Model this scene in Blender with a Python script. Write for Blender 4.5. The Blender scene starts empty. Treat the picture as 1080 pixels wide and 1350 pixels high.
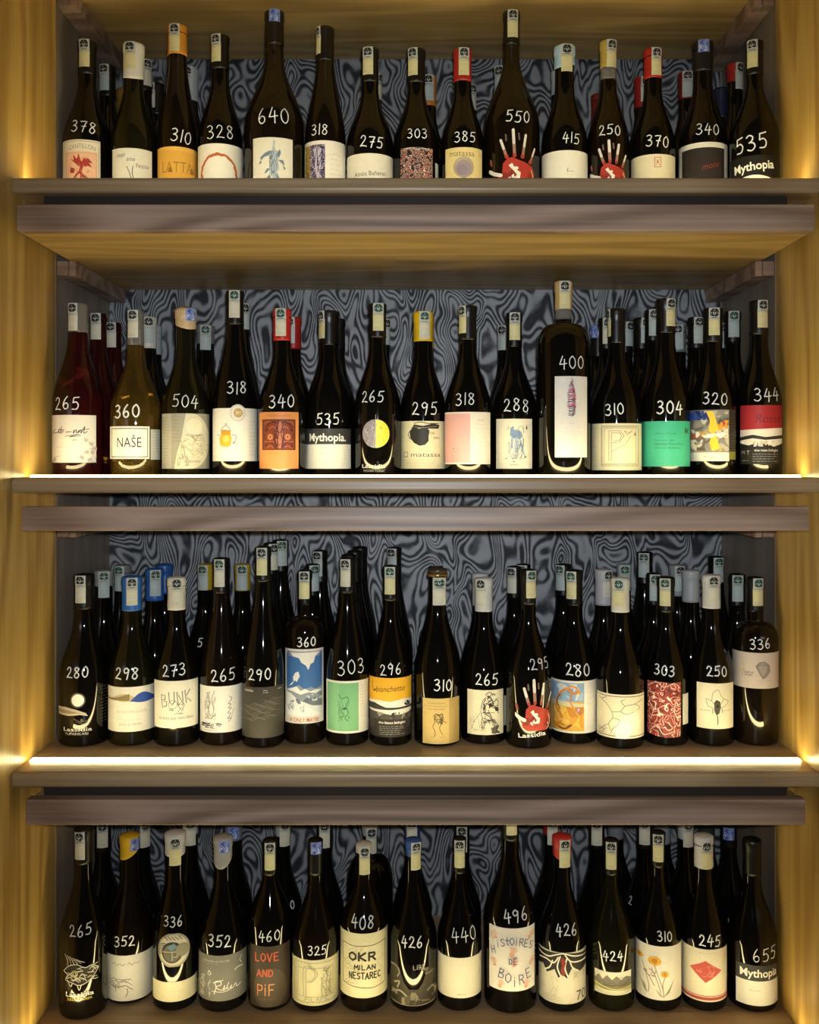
import bpy, bmesh, math, random
from mathutils import Vector

# ------------------------------------------------------------------ camera, light, exposure
S = bpy.context.scene
COL = S.collection
FPX = 1300.0            # focal length in photo pixels (1080 x 1350 frame)
CX, CY = 548.0, 605.0   # vanishing point of the shelf depth lines
cam_d = bpy.data.cameras.new('camera')
cam = bpy.data.objects.new('camera', cam_d)
COL.objects.link(cam)
cam.rotation_euler = (math.pi / 2, 0, 0)
cam_d.sensor_fit = 'AUTO'
cam_d.sensor_width = 36.0
cam_d.lens = FPX / 1350 * 36.0
cam_d.shift_x = -(CX - 540) / 1350
cam_d.shift_y = -(675 - CY) / 1350
cam_d.clip_start = 0.05
S.camera = cam

S.view_settings.view_transform = 'Standard'
S.view_settings.look = 'None'
S.view_settings.gamma = 1.0
S.view_settings.use_curve_mapping = False
S.view_settings.exposure = 0.0
S.cycles.use_denoising = True
S.cycles.max_bounces = 8
S.cycles.caustics_refractive = False
S.cycles.caustics_reflective = False
S.cycles.sample_clamp_indirect = 6.0

world = bpy.data.worlds.new('dim_room')
S.world = world
world.use_nodes = True
WB = world.node_tree.nodes['Background']
WB.inputs[0].default_value = (1.0, 0.86, 0.68, 1)
WB.inputs[1].default_value = 0.022

# the phone's own flash beside the lens
fl = bpy.data.lights.new('phone_flash', 'SPOT')
fl.energy = 63.0
fl.color = (0.90, 0.95, 1.0)
fl.spot_size = math.radians(84)
fl.spot_blend = 1.0
fl.shadow_soft_size = 0.012
flo = bpy.data.objects.new('phone_flash', fl)
flo.location = (0.015, 0.0, 0.03)
flo.rotation_euler = (math.radians(90 - 2), 0, 0)
COL.objects.link(flo)
LED_COL = (1.0, 0.83, 0.40)
LED_STR = 27.0

# ------------------------------------------------------------------ materials
MATS = {}
def mat_paint(name, col, rough=0.55, spec=0.5, metal=0.0, trans=0.0, emit=None, coat=0.0):
    if name in MATS: return MATS[name]
    m = bpy.data.materials.new(name); m.use_nodes = True
    b = m.node_tree.nodes['Principled BSDF']
    b.inputs['Base Color'].default_value = (*col, 1)
    b.inputs['Roughness'].default_value = rough
    b.inputs['Specular IOR Level'].default_value = spec
    b.inputs['Metallic'].default_value = metal
    b.inputs['Transmission Weight'].default_value = trans
    b.inputs['Coat Weight'].default_value = coat
    if trans: b.inputs['IOR'].default_value = 1.42
    if emit:
        b.inputs['Emission Color'].default_value = (*emit[0], 1)
        b.inputs['Emission Strength'].default_value = emit[1]
    MATS[name] = m
    return m
def lin(h):
    v = [int(h[i:i+2], 16) / 255 for i in (0, 2, 4)]
    return tuple(c / 12.92 if c < .04045 else ((c + .055) / 1.055) ** 2.4 for c in v)
def ink(h, rough=0.5):
    """paper or printing ink of an sRGB colour, with faint fibre mottling"""
    k = 'ink_' + h
    if k in MATS: return MATS[k]
    m = mat_paint(k, lin(h), rough, 0.3)
    nt = m.node_tree; b = nt.nodes['Principled BSDF']
    tc = nt.nodes.new('ShaderNodeTexCoord'); n = nt.nodes.new('ShaderNodeTexNoise')
    n.inputs['Scale'].default_value = 180; n.inputs['Detail'].default_value = 3
    mx = nt.nodes.new('ShaderNodeMix'); mx.data_type = 'RGBA'
    c = lin(h)
    mx.inputs[6].default_value = (*[x * .9 for x in c], 1); mx.inputs[7].default_value = (*[min(1, x * 1.06) for x in c], 1)
    nt.links.new(tc.outputs['Object'], n.inputs['Vector']); nt.links.new(n.outputs['Fac'], mx.inputs[0])
    nt.links.new(mx.outputs[2], b.inputs['Base Color'])
    return m
def ramp(nt, stops, interp='LINEAR'):
    r = nt.nodes.new('ShaderNodeValToRGB'); r.color_ramp.interpolation = interp
    e = r.color_ramp.elements
    while len(e) < len(stops): e.new(0.5)
    for el, (p, c) in zip(e, stops):
        el.position = p; el.color = (*c, 1)
    return r
def wood(name, c_dark, c_light, axis, rough=0.38, lines=9.0, seed=0.0, amp=0.2):
    """sawn veneer: cathedral contour lines plus fine fibres running along one axis"""
    m = bpy.data.materials.new(name); m.use_nodes = True; MATS[name] = m
    nt = m.node_tree; b = nt.nodes['Principled BSDF']; L = nt.links.new
    tc = nt.nodes.new('ShaderNodeTexCoord'); mp = nt.nodes.new('ShaderNodeMapping')
    sc = [7.0, 7.0, 7.0]; sc[axis] = 0.9
    mp.inputs['Scale'].default_value = sc; mp.inputs['Location'].default_value = (seed, seed * .7, seed * .3)
    L(tc.outputs['Object'], mp.inputs['Vector'])
    n = nt.nodes.new('ShaderNodeTexNoise'); n.inputs['Scale'].default_value = 1.0; n.inputs['Detail'].default_value = 1.5
    L(mp.outputs['Vector'], n.inputs['Vector'])
    mu = nt.nodes.new('ShaderNodeMath'); mu.operation = 'MULTIPLY'; mu.inputs[1].default_value = lines * 6.283
    L(n.outputs['Fac'], mu.inputs[0])
    si = nt.nodes.new('ShaderNodeMath'); si.operation = 'SINE'; L(mu.outputs[0], si.inputs[0])
    mp2 = nt.nodes.new('ShaderNodeMapping'); s2 = [170.0] * 3; s2[axis] = 4.0
    mp2.inputs['Scale'].default_value = s2; L(tc.outputs['Object'], mp2.inputs['Vector'])
    n2 = nt.nodes.new('ShaderNodeTexNoise'); n2.inputs['Detail'].default_value = 3; n2.inputs['Scale'].default_value = 1
    L(mp2.outputs['Vector'], n2.inputs['Vector'])
    a = nt.nodes.new('ShaderNodeMath'); a.operation = 'MULTIPLY_ADD'; a.inputs[1].default_value = amp
    L(si.outputs[0], a.inputs[0]); L(n2.outputs['Fac'], a.inputs[2])
    r = ramp(nt, [(0.08, c_dark), (0.5, tuple((x + y) / 2 for x, y in zip(c_dark, c_light))), (0.92, c_light)])
    L(a.outputs[0], r.inputs[0]); L(r.outputs[0], b.inputs['Base Color'])
    b.inputs['Roughness'].default_value = rough; b.inputs['Specular IOR Level'].default_value = 0.4
    bp = nt.nodes.new('ShaderNodeBump'); bp.inputs['Strength'].default_value = 0.06; bp.inputs['Distance'].default_value = 0.002
    L(n2.outputs['Fac'], bp.inputs['Height']); L(bp.outputs['Normal'], b.inputs['Normal'])
    return m
M_JAMB = wood('honey_oak_panel', lin('a17c3a'), lin('cba960'), 2, 0.34, 7, 0.0, .28)
M_SIDE = wood('taupe_oak_panel', lin('75695c'), lin('978a7a'), 2, 0.42, 6, 3.0)
M_SHELF = wood('taupe_oak_shelf', lin('8a7253'), lin('b59a74'), 0, 0.36, 6, 5.0)
M_RAIL = wood('walnut_rail', lin('7b6350'), lin('b09580'), 0, 0.4, 9, 9.0, .32)
M_CANOPY = wood('oak_canopy', lin('9c7f47'), lin('c6a566'), 0, 0.4, 8, 2.0, .28)

def wallpaper():
    m = bpy.data.materials.new('woodgrain_wallpaper'); m.use_nodes = True
    nt = m.node_tree; b = nt.nodes['Principled BSDF']; L = nt.links.new
    tc = nt.nodes.new('ShaderNodeTexCoord'); mp = nt.nodes.new('ShaderNodeMapping')
    mp.inputs['Scale'].default_value = (14.5, 1, 7.0); mp.inputs['Location'].default_value = (3.1, 0, 1.7)
    L(tc.outputs['Object'], mp.inputs['Vector'])
    n = nt.nodes.new('ShaderNodeTexNoise'); n.inputs['Scale'].default_value = 1.0; n.inputs['Detail'].default_value = 1.2
    n.inputs['Roughness'].default_value = 0.35; n.inputs['Distortion'].default_value = 0.5
    L(mp.outputs['Vector'], n.inputs['Vector'])
    mu = nt.nodes.new('ShaderNodeMath'); mu.operation = 'MULTIPLY'; mu.inputs[1].default_value = 6.283 * 20
    L(n.outputs['Fac'], mu.inputs[0])
    si = nt.nodes.new('ShaderNodeMath'); si.operation = 'SINE'; L(mu.outputs[0], si.inputs[0])
    n2 = nt.nodes.new('ShaderNodeTexNoise'); n2.inputs['Scale'].default_value = 26; n2.inputs['Detail'].default_value = 4
    L(tc.outputs['Object'], n2.inputs['Vector'])
    a = nt.nodes.new('ShaderNodeMath'); a.operation = 'MULTIPLY_ADD'; a.inputs[1].default_value = 0.34
    L(si.outputs[0], a.inputs[0]); L(n2.outputs['Fac'], a.inputs[2])
    r = ramp(nt, [(0.16, lin('2c2f34')), (0.40, lin('54585d')), (0.56, lin('7d8186')), (0.88, lin('8f9398'))])
    L(a.outputs[0], r.inputs[0]); L(r.outputs[0], b.inputs['Base Color'])
    b.inputs['Roughness'].default_value = 0.5; 
    rs = ramp(nt, [(0.2, (.16, .16, .16)), (0.62, (.8, .8, .8))]); L(a.outputs[0], rs.inputs[0]); L(rs.outputs[0], b.inputs['Specular IOR Level'])
    return m
M_PAPER = wallpaper()

def squiggle(name, cols, scale, freq):
    m = bpy.data.materials.new(name); m.use_nodes = True; MATS[name] = m
    nt = m.node_tree; b = nt.nodes['Principled BSDF']; L = nt.links.new
    tc = nt.nodes.new('ShaderNodeTexCoord'); n = nt.nodes.new('ShaderNodeTexNoise')
    n.inputs['Scale'].default_value = scale; n.inputs['Detail'].default_value = 1; n.inputs['Distortion'].default_value = 0.8
    L(tc.outputs['Object'], n.inputs['Vector'])
    mu = nt.nodes.new('ShaderNodeMath'); mu.operation = 'MULTIPLY'; mu.inputs[1].default_value = freq
    fr = nt.nodes.new('ShaderNodeMath'); fr.operation = 'FRACT'
    L(n.outputs['Fac'], mu.inputs[0]); L(mu.outputs[0], fr.inputs[0])
    r = ramp(nt, cols, 'CONSTANT'); L(fr.outputs[0], r.inputs[0]); L(r.outputs[0], b.inputs['Base Color'])
    b.inputs['Roughness'].default_value = 0.5
    return m
M_SQ1 = squiggle('red_black_maze_print', [(0, lin('150b0b')), (.36, lin('d8cec4')), (.47, lin('8e2427')), (.78, lin('d3c5b8')), (.88, lin('150b0b'))], 95, 5)
M_SQ2 = squiggle('red_blob_maze_print', [(0, lin('a83530')), (.3, lin('54201c')), (.55, lin('b83c36')), (.78, lin('efe3d0')), (.92, lin('8d3a30'))], 62, 5)
M_MOON = squiggle('moon_print', [(0, lin('8d8792')), (.3, lin('6f6a76')), (.5, lin('a19ba6')), (.8, lin('7d7784'))], 130, 3)
M_YMOON = squiggle('yellow_moon_print', [(0, lin('e0d23a')), (.4, lin('c9bd2c')), (.7, lin('e8dc55'))], 110, 2)
M_MOSAIC = squiggle('purple_mosaic_print', [(0, lin('2c2340')), (.3, lin('5c5079')), (.55, lin('c9c3d4')), (.68, lin('3b2f55')), (.85, lin('7a6f96'))], 120, 3)
M_GOLDMOS = squiggle('gold_mosaic_print', [(0, lin('b59a45')), (.3, lin('55401a')), (.5, lin('d8c885')), (.65, lin('6b2430')), (.8, lin('8f7a33'))], 140, 3)

GLASS = {
 'K': mat_paint('dark_glass', (0.003, 0.0025, 0.002), 0.045, 0.5),
 'B': mat_paint('brown_glass', (0.006, 0.0036, 0.002), 0.045, 0.5),
 'O': mat_paint('olive_glass', (0.007, 0.0063, 0.0025), 0.045, 0.5),
 'G': mat_paint('green_black_glass', (0.006, 0.0075, 0.004), 0.045, 0.5),
 'A': mat_paint('amber_wine_glass', (0.62, 0.36, 0.06), 0.02, 0.5, trans=0.92),
 'R': mat_paint('red_wine_glass', (0.075, 0.008, 0.010), 0.03, 0.5, trans=0.7),
 'C': mat_paint('clear_neck_glass', (0.55, 0.53, 0.48), 0.08, 0.5, trans=0.75),
}
def foil(h, rough=0.35): return mat_paint('foil_' + h, lin(h), rough, 0.5)
INK_W = mat_paint('white_paint_marker', lin('dfe3e2'), 0.6, 0.2)
M_LED = mat_paint('led_diffuser', (0.9, 0.85, 0.7), 0.4, 0.3, emit=(LED_COL, LED_STR))

# ------------------------------------------------------------------ helpers
def tag(o, label=None, cat=None, group=None, kind=None):
    if label: o['label'] = label
    if cat: o['category'] = cat
    if group: o['group'] = group
    if kind: o['kind'] = kind
    return o
def empty(name, loc):
    o = bpy.data.objects.new(name, None); COL.objects.link(o)
    o.location = loc; o.empty_display_size = 0.05
    return o
def link(name, me, parent=None):
    o = bpy.data.objects.new(name, me); COL.objects.link(o)
    if parent: o.parent = parent
    return o
def mesh_from(bm, name, mats, smooth=False):
    me = bpy.data.meshes.new(name); bm.to_mesh(me); bm.free()
    for m in mats: me.materials.append(m)
    if smooth:
        for p in me.polygons: p.use_smooth = True
    return me
def box_bm(x0, x1, y0, y1, z0, z1, bev=0.0, seg=2):
    bm = bmesh.new()
    bmesh.ops.create_cube(bm, size=1)
    for v in bm.verts:
        v.co = Vector((x0 + (v.co.x + .5) * (x1 - x0), y0 + (v.co.y + .5) * (y1 - y0), z0 + (v.co.z + .5) * (z1 - z0)))
    if bev: bmesh.ops.bevel(bm, geom=bm.edges[:], offset=bev, segments=seg, affect='EDGES', profile=0.5)
    return bm
def extrude_x(prof, x0, x1):
    """closed (y, z) outline swept along x"""
    bm = bmesh.new(); n = len(prof)
    a = [bm.verts.new((x0, y, z)) for y, z in prof]; b = [bm.verts.new((x1, y, z)) for y, z in prof]
    bm.faces.new(a); bm.faces.new(b[::-1])
    for i in range(n):
        j = (i + 1) % n
        bm.faces.new((a[j], a[i], b[i], b[j]))
    bmesh.ops.recalc_face_normals(bm, faces=bm.faces)
    return bm
def lathe(prof, seg=56):
    """(r, z) outline turned about z; r = 0 closes an end"""
    bm = bmesh.new(); rings = []
    for r, z in prof:
        if r < 1e-6: rings.append([bm.verts.new((0, 0, z))])
        else: rings.append([bm.verts.new((r * math.cos(2 * math.pi * k / seg), r * math.sin(2 * math.pi * k / seg), z)) for k in range(seg)])
    for A, B in zip(rings, rings[1:]):
        for k in range(seg):
            q = (k + 1) % seg
            if len(A) == 1: bm.faces.new((A[0], B[q], B[k]))
            elif len(B) == 1: bm.faces.new((A[k], A[q], B[0]))
            else: bm.faces.new((A[k], A[q], B[q], B[k]))
    bmesh.ops.recalc_face_normals(bm, faces=bm.faces)
    return bm

# ------------------------------------------------------------------ the built-in cabinet
W = 0.648          # half width between the side panels
YB = 2.088         # back wall
YJ = 1.776         # where the honey jamb panel meets the taupe inner panel
ZS = [0.452, -0.030, -0.503, -0.966]      # shelf tops
def struct(name, bm, m, label=None):
    o = link(name, mesh_from(bm, name, [m])); o['kind'] = 'structure'
    return o
struct('wall_back', box_bm(-W - .05, W + .05, YB, YB + .03, -1.08, 1.0), M_PAPER)
for sx, nm, i in ((-1, 'left', 1), (1, 'right', 2)):
    a, b = sorted((sx * W, sx * (W + .045)))
    struct('wall_' + nm, box_bm(a, b, YJ + .001, YB, -1.08, 1.0), M_SIDE)
    struct('trim_%d' % i, box_bm(a, b, 1.30, YJ, -1.08, 1.0, .0015, 1), M_JAMB)

T = 0.025
def nose(y0, z1, t):
    """shelf section: rounded nose with a small cove under it"""
    p = [(YB - .002, z1), (y0 + .008, z1)]
    for k in range(1, 7):
        a = math.pi / 2 * k / 6
        p.append((y0 + .008 - .008 * math.sin(a), z1 - .008 + .008 * math.cos(a)))
    p += [(y0, z1 - t + .007)]
    for k in range(1, 5):
        a = math.pi / 2 * k / 4
        p.append((y0 + .007 - .007 * math.cos(a), z1 - t + .007 - .007 * math.sin(a)))
    p += [(YB - .002, z1 - t)]
    return p
SHELF_LABEL = ['top oak display shelf with glowing strip hidden behind its front edge',
               'second oak display shelf from the top with thin bright light strip',
               'third oak display shelf from the top with broad bright light strip',
               'bottom oak display shelf partly cut off by the lower frame edge']
for i, z in enumerate(ZS):
    sh = tag(empty('display_shelf', (0, 1.58, z)), SHELF_LABEL[i], 'shelf', 'lit display shelves')
    pr = [(y - 1.58, zz - z) for y, zz in nose(1.58, z, T)]
    # a shallow groove for the light strip is covered by the strip itself
    link('shelf_board', mesh_from(extrude_x(pr, -W + .001, W - .001), 'shelf_board', [M_SHELF]), sh)
    g = [( .056, 0), ( .057, .0024), ( .059, .0032), ( .071, .0030), ( .072, .0016), (.072, -.002), (.056, -.002)]
    link('led_strip', mesh_from(extrude_x(g, -.640, .640), 'led_strip', [M_LED]), sh)
    if i in (0, 2):        # added dark strip paints in the shade between shelf and canopy board
        link('painted_shade_strip', mesh_from(box_bm(-.604, .604, .022, .040, -.0525 if i == 0 else -.0435, -T, .001, 1), 'painted_shade_strip', [mat_paint('painted_shade_brown', lin('2a221c'), .6, .3)]), sh)

def canopy(z0, z1, y0, hw, label, deep=True):
    o = tag(empty('canopy_board', (0, y0, z0)), label, 'board', 'canopy boards above the bottles')
    t = z1 - z0
    pr = [(0.0, t - .0015), (.0015, t), (.022, t), (.022, .0), (.0015, .0), (0, .0015)]
    link('front_rail', mesh_from(extrude_x(pr, -hw, hw), 'front_rail', [M_RAIL]), o)
    if deep:
        link('soffit_panel', mesh_from(box_bm(-hw, hw, .0225, YB - .002 - y0, 0.0, t - .004, .001, 1), 'soffit_panel', [M_CANOPY]), o)
    return o
canopy(.845, .888, 1.545, .625, 'uppermost canopy board seen from below at the top of the picture')
canopy(.3575, .399, 1.545, .625, 'canopy board with brightly lit underside below the top shelf')
canopy(-.1145, -.076, 1.566, .625, 'slim horizontal rail just below the second shelf', deep=False)
canopy(-.5874, -.547, 1.581, .625, 'canopy board with dark upper face below the third shelf')
for z, nm in ((.845, 'uppermost canopy board'), (.3575, 'canopy board of the second row'), (-.1145, 'rail of the third row'), (-.5874, 'canopy board of the bottom row')):
    for sx, sd in ((-1, 'left'), (1, 'right')):
        bm = bmesh.new()
        for (i0, i1, zz) in ((.6265, W - .0005, .0), (.613, .6255, .001)):
            a, b = sorted((sx * i0, sx * i1))
            bx = box_bm(a, b, 0, YB - YJ - .004, -.027 - zz, -.0005, .0012, 1)
            me = bpy.data.meshes.new('t'); bx.to_mesh(me); bx.free(); bm.from_mesh(me); bpy.data.meshes.remove(me)
        o = link('support_batten', mesh_from(bm, 'support_batten', [M_RAIL]))
        o.location = (0, YJ + .002, z)
        tag(o, 'wooden support batten on the %s side panel under the %s' % (sd, nm), 'batten', 'support battens')

# ------------------------------------------------------------------ bottles: profiles
def smooth(t): return t * t * (3 - 2 * t)
SHAPES = {   # body top, neck start (fractions of the height), shoulder style
 'burg': (.40, .76, 's'), 'tall': (.37, .86, 's'), 'bord': (.615, .735, 'q'), 'cham': (.42, .82, 's'),
 'mag': (.42, .78, 's'), 'bmag': (.655, .79, 'q'), 'beer': (.60, .80, 'q'), 'flute': (.50, .82, 's'),
}
def radius_at(shape, R, rn, H, z):
    bt, nt, st = SHAPES[shape]
    t = z / H
    if t <= bt: return R
    if t >= nt:
        q = (t - nt) / (1 - nt)
        return rn * (1.06 - .06 * q)
    q = (t - bt) / (nt - bt)
    if st == 's':
        k = .5 + .5 * math.cos(math.pi * q ** .92)
        return rn * 1.06 + (R - rn * 1.06) * k
    k = math.sqrt(max(0, 1 - q ** 2.3)) if q < .86 else None
    k0 = math.sqrt(1 - .86 ** 2.3)
    if k is None: k = k0 * (1 - smooth((q - .86) / .14))
    return rn * 1.06 + (R - rn * 1.06) * k
def body_profile(shape, R, rn, H, ztop=None, lip=True):
    p = [(0, .004), (R * .55, .0035), (R * .82, 0.0), (R - .006, 0), (R - .003, .0008), (R - .0008, .003), (R, .006)]
    zt = H if ztop is None else ztop
    z = .012; n = 46
    for i in range(n + 1):
        zz = SHAPES[shape][0] * H * .98 + (zt - SHAPES[shape][0] * H * .98) * i / n
        if zz > zt - .0005: break
        p.append((radius_at(shape, R, rn, H, zz), zz))
    if ztop is None and lip:
        q = [(r, z) for r, z in p if z < H - .017]
        q += [(rn, H - .0165), (rn + .0016, H - .015), (rn + .0018, H - .0075), (rn + .0006, H - .006), (rn + .0004, H - .0015), (rn - .0008, H), (rn * .6, H), (0, H)]
        return q
    p += [(radius_at(shape, R, rn, H, zt), zt), (radius_at(shape, R, rn, H, zt) * .9, zt), (0, zt)]
    return p

# ------------------------------------------------------------------ hand lettering
DG = {
 '0': [[(.35, .98), (.1, .75), (.06, .3), (.3, .02), (.55, .22), (.58, .68), (.36, .98)]],
 '1': [[(.28, 1), (.26, .5), (.24, 0)]],
 '2': [[(.05, .75), (.2, .97), (.45, .9), (.46, .62), (.2, .25), (.02, .04)], [(.02, .04), (.3, .08), (.64, .03)]],
 '3': [[(.08, .9), (.3, 1), (.52, .85), (.42, .62), (.2, .53)], [(.2, .53), (.5, .45), (.56, .2), (.3, 0), (.02, .1)]],
 '4': [[(.3, 1), (.15, .65), (.02, .36)], [(.02, .36), (.35, .38), (.64, .42)], [(.46, .75), (.43, .4), (.4, -.04)]],
 '5': [[(.18, .95), (.15, .75), (.1, .55)], [(.1, .55), (.4, .6), (.56, .35), (.4, .05), (.03, .05)], [(.18, .95), (.4, .96), (.64, .99)]],
 '6': [[(.45, 1), (.2, .7), (.05, .3), (.22, .02), (.48, .12), (.5, .38), (.3, .48), (.08, .3)]],
 '7': [[(.05, .92), (.3, .95), (.6, .95)], [(.6, .95), (.4, .5), (.28, 0)], [(.18, .48), (.36, .5), (.56, .52)]],
 '8': [[(.52, .85), (.25, .98), (.1, .78), (.3, .55), (.54, .3), (.35, .02), (.08, .15), (.15, .42), (.42, .65), (.54, .85)]],
 '9': [[(.5, .8), (.3, .98), (.06, .78), (.2, .55), (.45, .65), (.54, .85)], [(.54, .85), (.48, .45), (.38, 0)]],
}
UP = {
 'A': [[(0, 0), (.3, 1), (.6, 0)], [(.12, .38), (.48, .38)]], 'B': [[(.05, 0), (.05, 1), (.45, .9), (.42, .6), (.05, .52)], [(.05, .52), (.55, .4), (.5, .06), (.05, 0)]],
 'C': [[(.55, .88), (.3, 1), (.05, .7), (.05, .3), (.3, 0), (.58, .12)]], 'D': [[(.05, 0), (.05, 1), (.45, .85), (.55, .5), (.45, .12), (.05, 0)]],
 'E': [[(.55, 1), (.06, 1), (.06, 0), (.57, 0)], [(.06, .52), (.45, .52)]], 'F': [[(.55, 1), (.06, 1), (.06, 0)], [(.06, .52), (.45, .52)]],
 'H': [[(.05, 1), (.05, 0)], [(.55, 1), (.55, 0)], [(.05, .5), (.55, .52)]], 'I': [[(.2, .72), (.2, 0)], [(.2, .92), (.21, 1)]],
 'K': [[(.05, 1), (.05, 0)], [(.55, 1), (.07, .48), (.58, 0)]], 'L': [[(.06, 1), (.06, 0), (.52, .02)]],
 'M': [[(.02, 0), (.08, 1), (.32, .4), (.56, 1), (.62, 0)]], 'N': [[(.05, 0), (.05, 1), (.55, 0), (.55, 1)]],
 'O': [[(.3, 1), (.04, .72), (.04, .28), (.3, 0), (.57, .28), (.57, .72), (.3, 1)]], 'P': [[(.06, 0), (.06, 1), (.5, .95), (.55, .68), (.45, .5), (.06, .46)]],
 'R': [[(.06, 0), (.06, 1), (.5, .95), (.53, .68), (.4, .52), (.06, .48)], [(.3, .5), (.58, 0)]],
 'S': [[(.54, .88), (.3, 1), (.06, .8), (.2, .56), (.48, .42), (.54, .18), (.3, 0), (.04, .12)]],
 'T': [[(0, 1), (.6, 1)], [(.3, 1), (.3, 0)]], 't': [[(.3, 1.05), (.28, .15), (.5, .02)], [(.05, .68), (.55, .7)]],
 'U': [[(.05, 1), (.06, .25), (.3, 0), (.54, .25), (.55, 1)]], 'V': [[(.02, 1), (.3, 0), (.58, 1)]], 'Y': [[(.02, 1), (.3, .5), (.58, 1)], [(.3, .5), (.3, 0)]],
}
def curve_pts(pts, n=6):
    """Catmull-Rom through the points"""
    if len(pts) < 3: return list(pts)
    P = [pts[0]] + list(pts) + [pts[-1]]
    out = []
    for i in range(1, len(P) - 2):
        a, b, c, d = P[i-1], P[i], P[i+1], P[i+2]
        for k in range(n):
            t = k / n
            out.append(tuple(.5 * (2*b[j] + (c[j]-a[j])*t + (2*a[j]-5*b[j]+4*c[j]-d[j])*t*t + (3*b[j]-a[j]-3*c[j]+d[j])*t**3) for j in (0, 1)))
    out.append(tuple(pts[-1]))
    return out
TXT = {}
def text_tris(s, bold=0.0, shear=0.0):
    """outline of a line of type: list of polygons, cap height 1, starting at x = 0"""
    k = (s, bold, shear)
    if k in TXT: return TXT[k]
    cu = bpy.data.curves.new('type', 'FONT'); cu.body = s; cu.offset = bold; cu.shear = shear; cu.resolution_u = 3
    ob = bpy.data.objects.new('type', cu); COL.objects.link(ob)
    me = bpy.data.meshes.new_from_object(ob.evaluated_get(bpy.context.evaluated_depsgraph_get()))
    polys = [[(me.vertices[i].co.x / .73, me.vertices[i].co.y / .73) for i in p.vertices] for p in me.polygons]
    bpy.data.objects.remove(ob); bpy.data.curves.remove(cu); bpy.data.meshes.remove(me)
    xs = [x for p in polys for x, y in p]; x0 = min(xs)
    polys = [[(x - x0, y) for x, y in p] for p in polys]
    TXT[k] = (polys, max(xs) - x0)
    return TXT[k]

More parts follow.
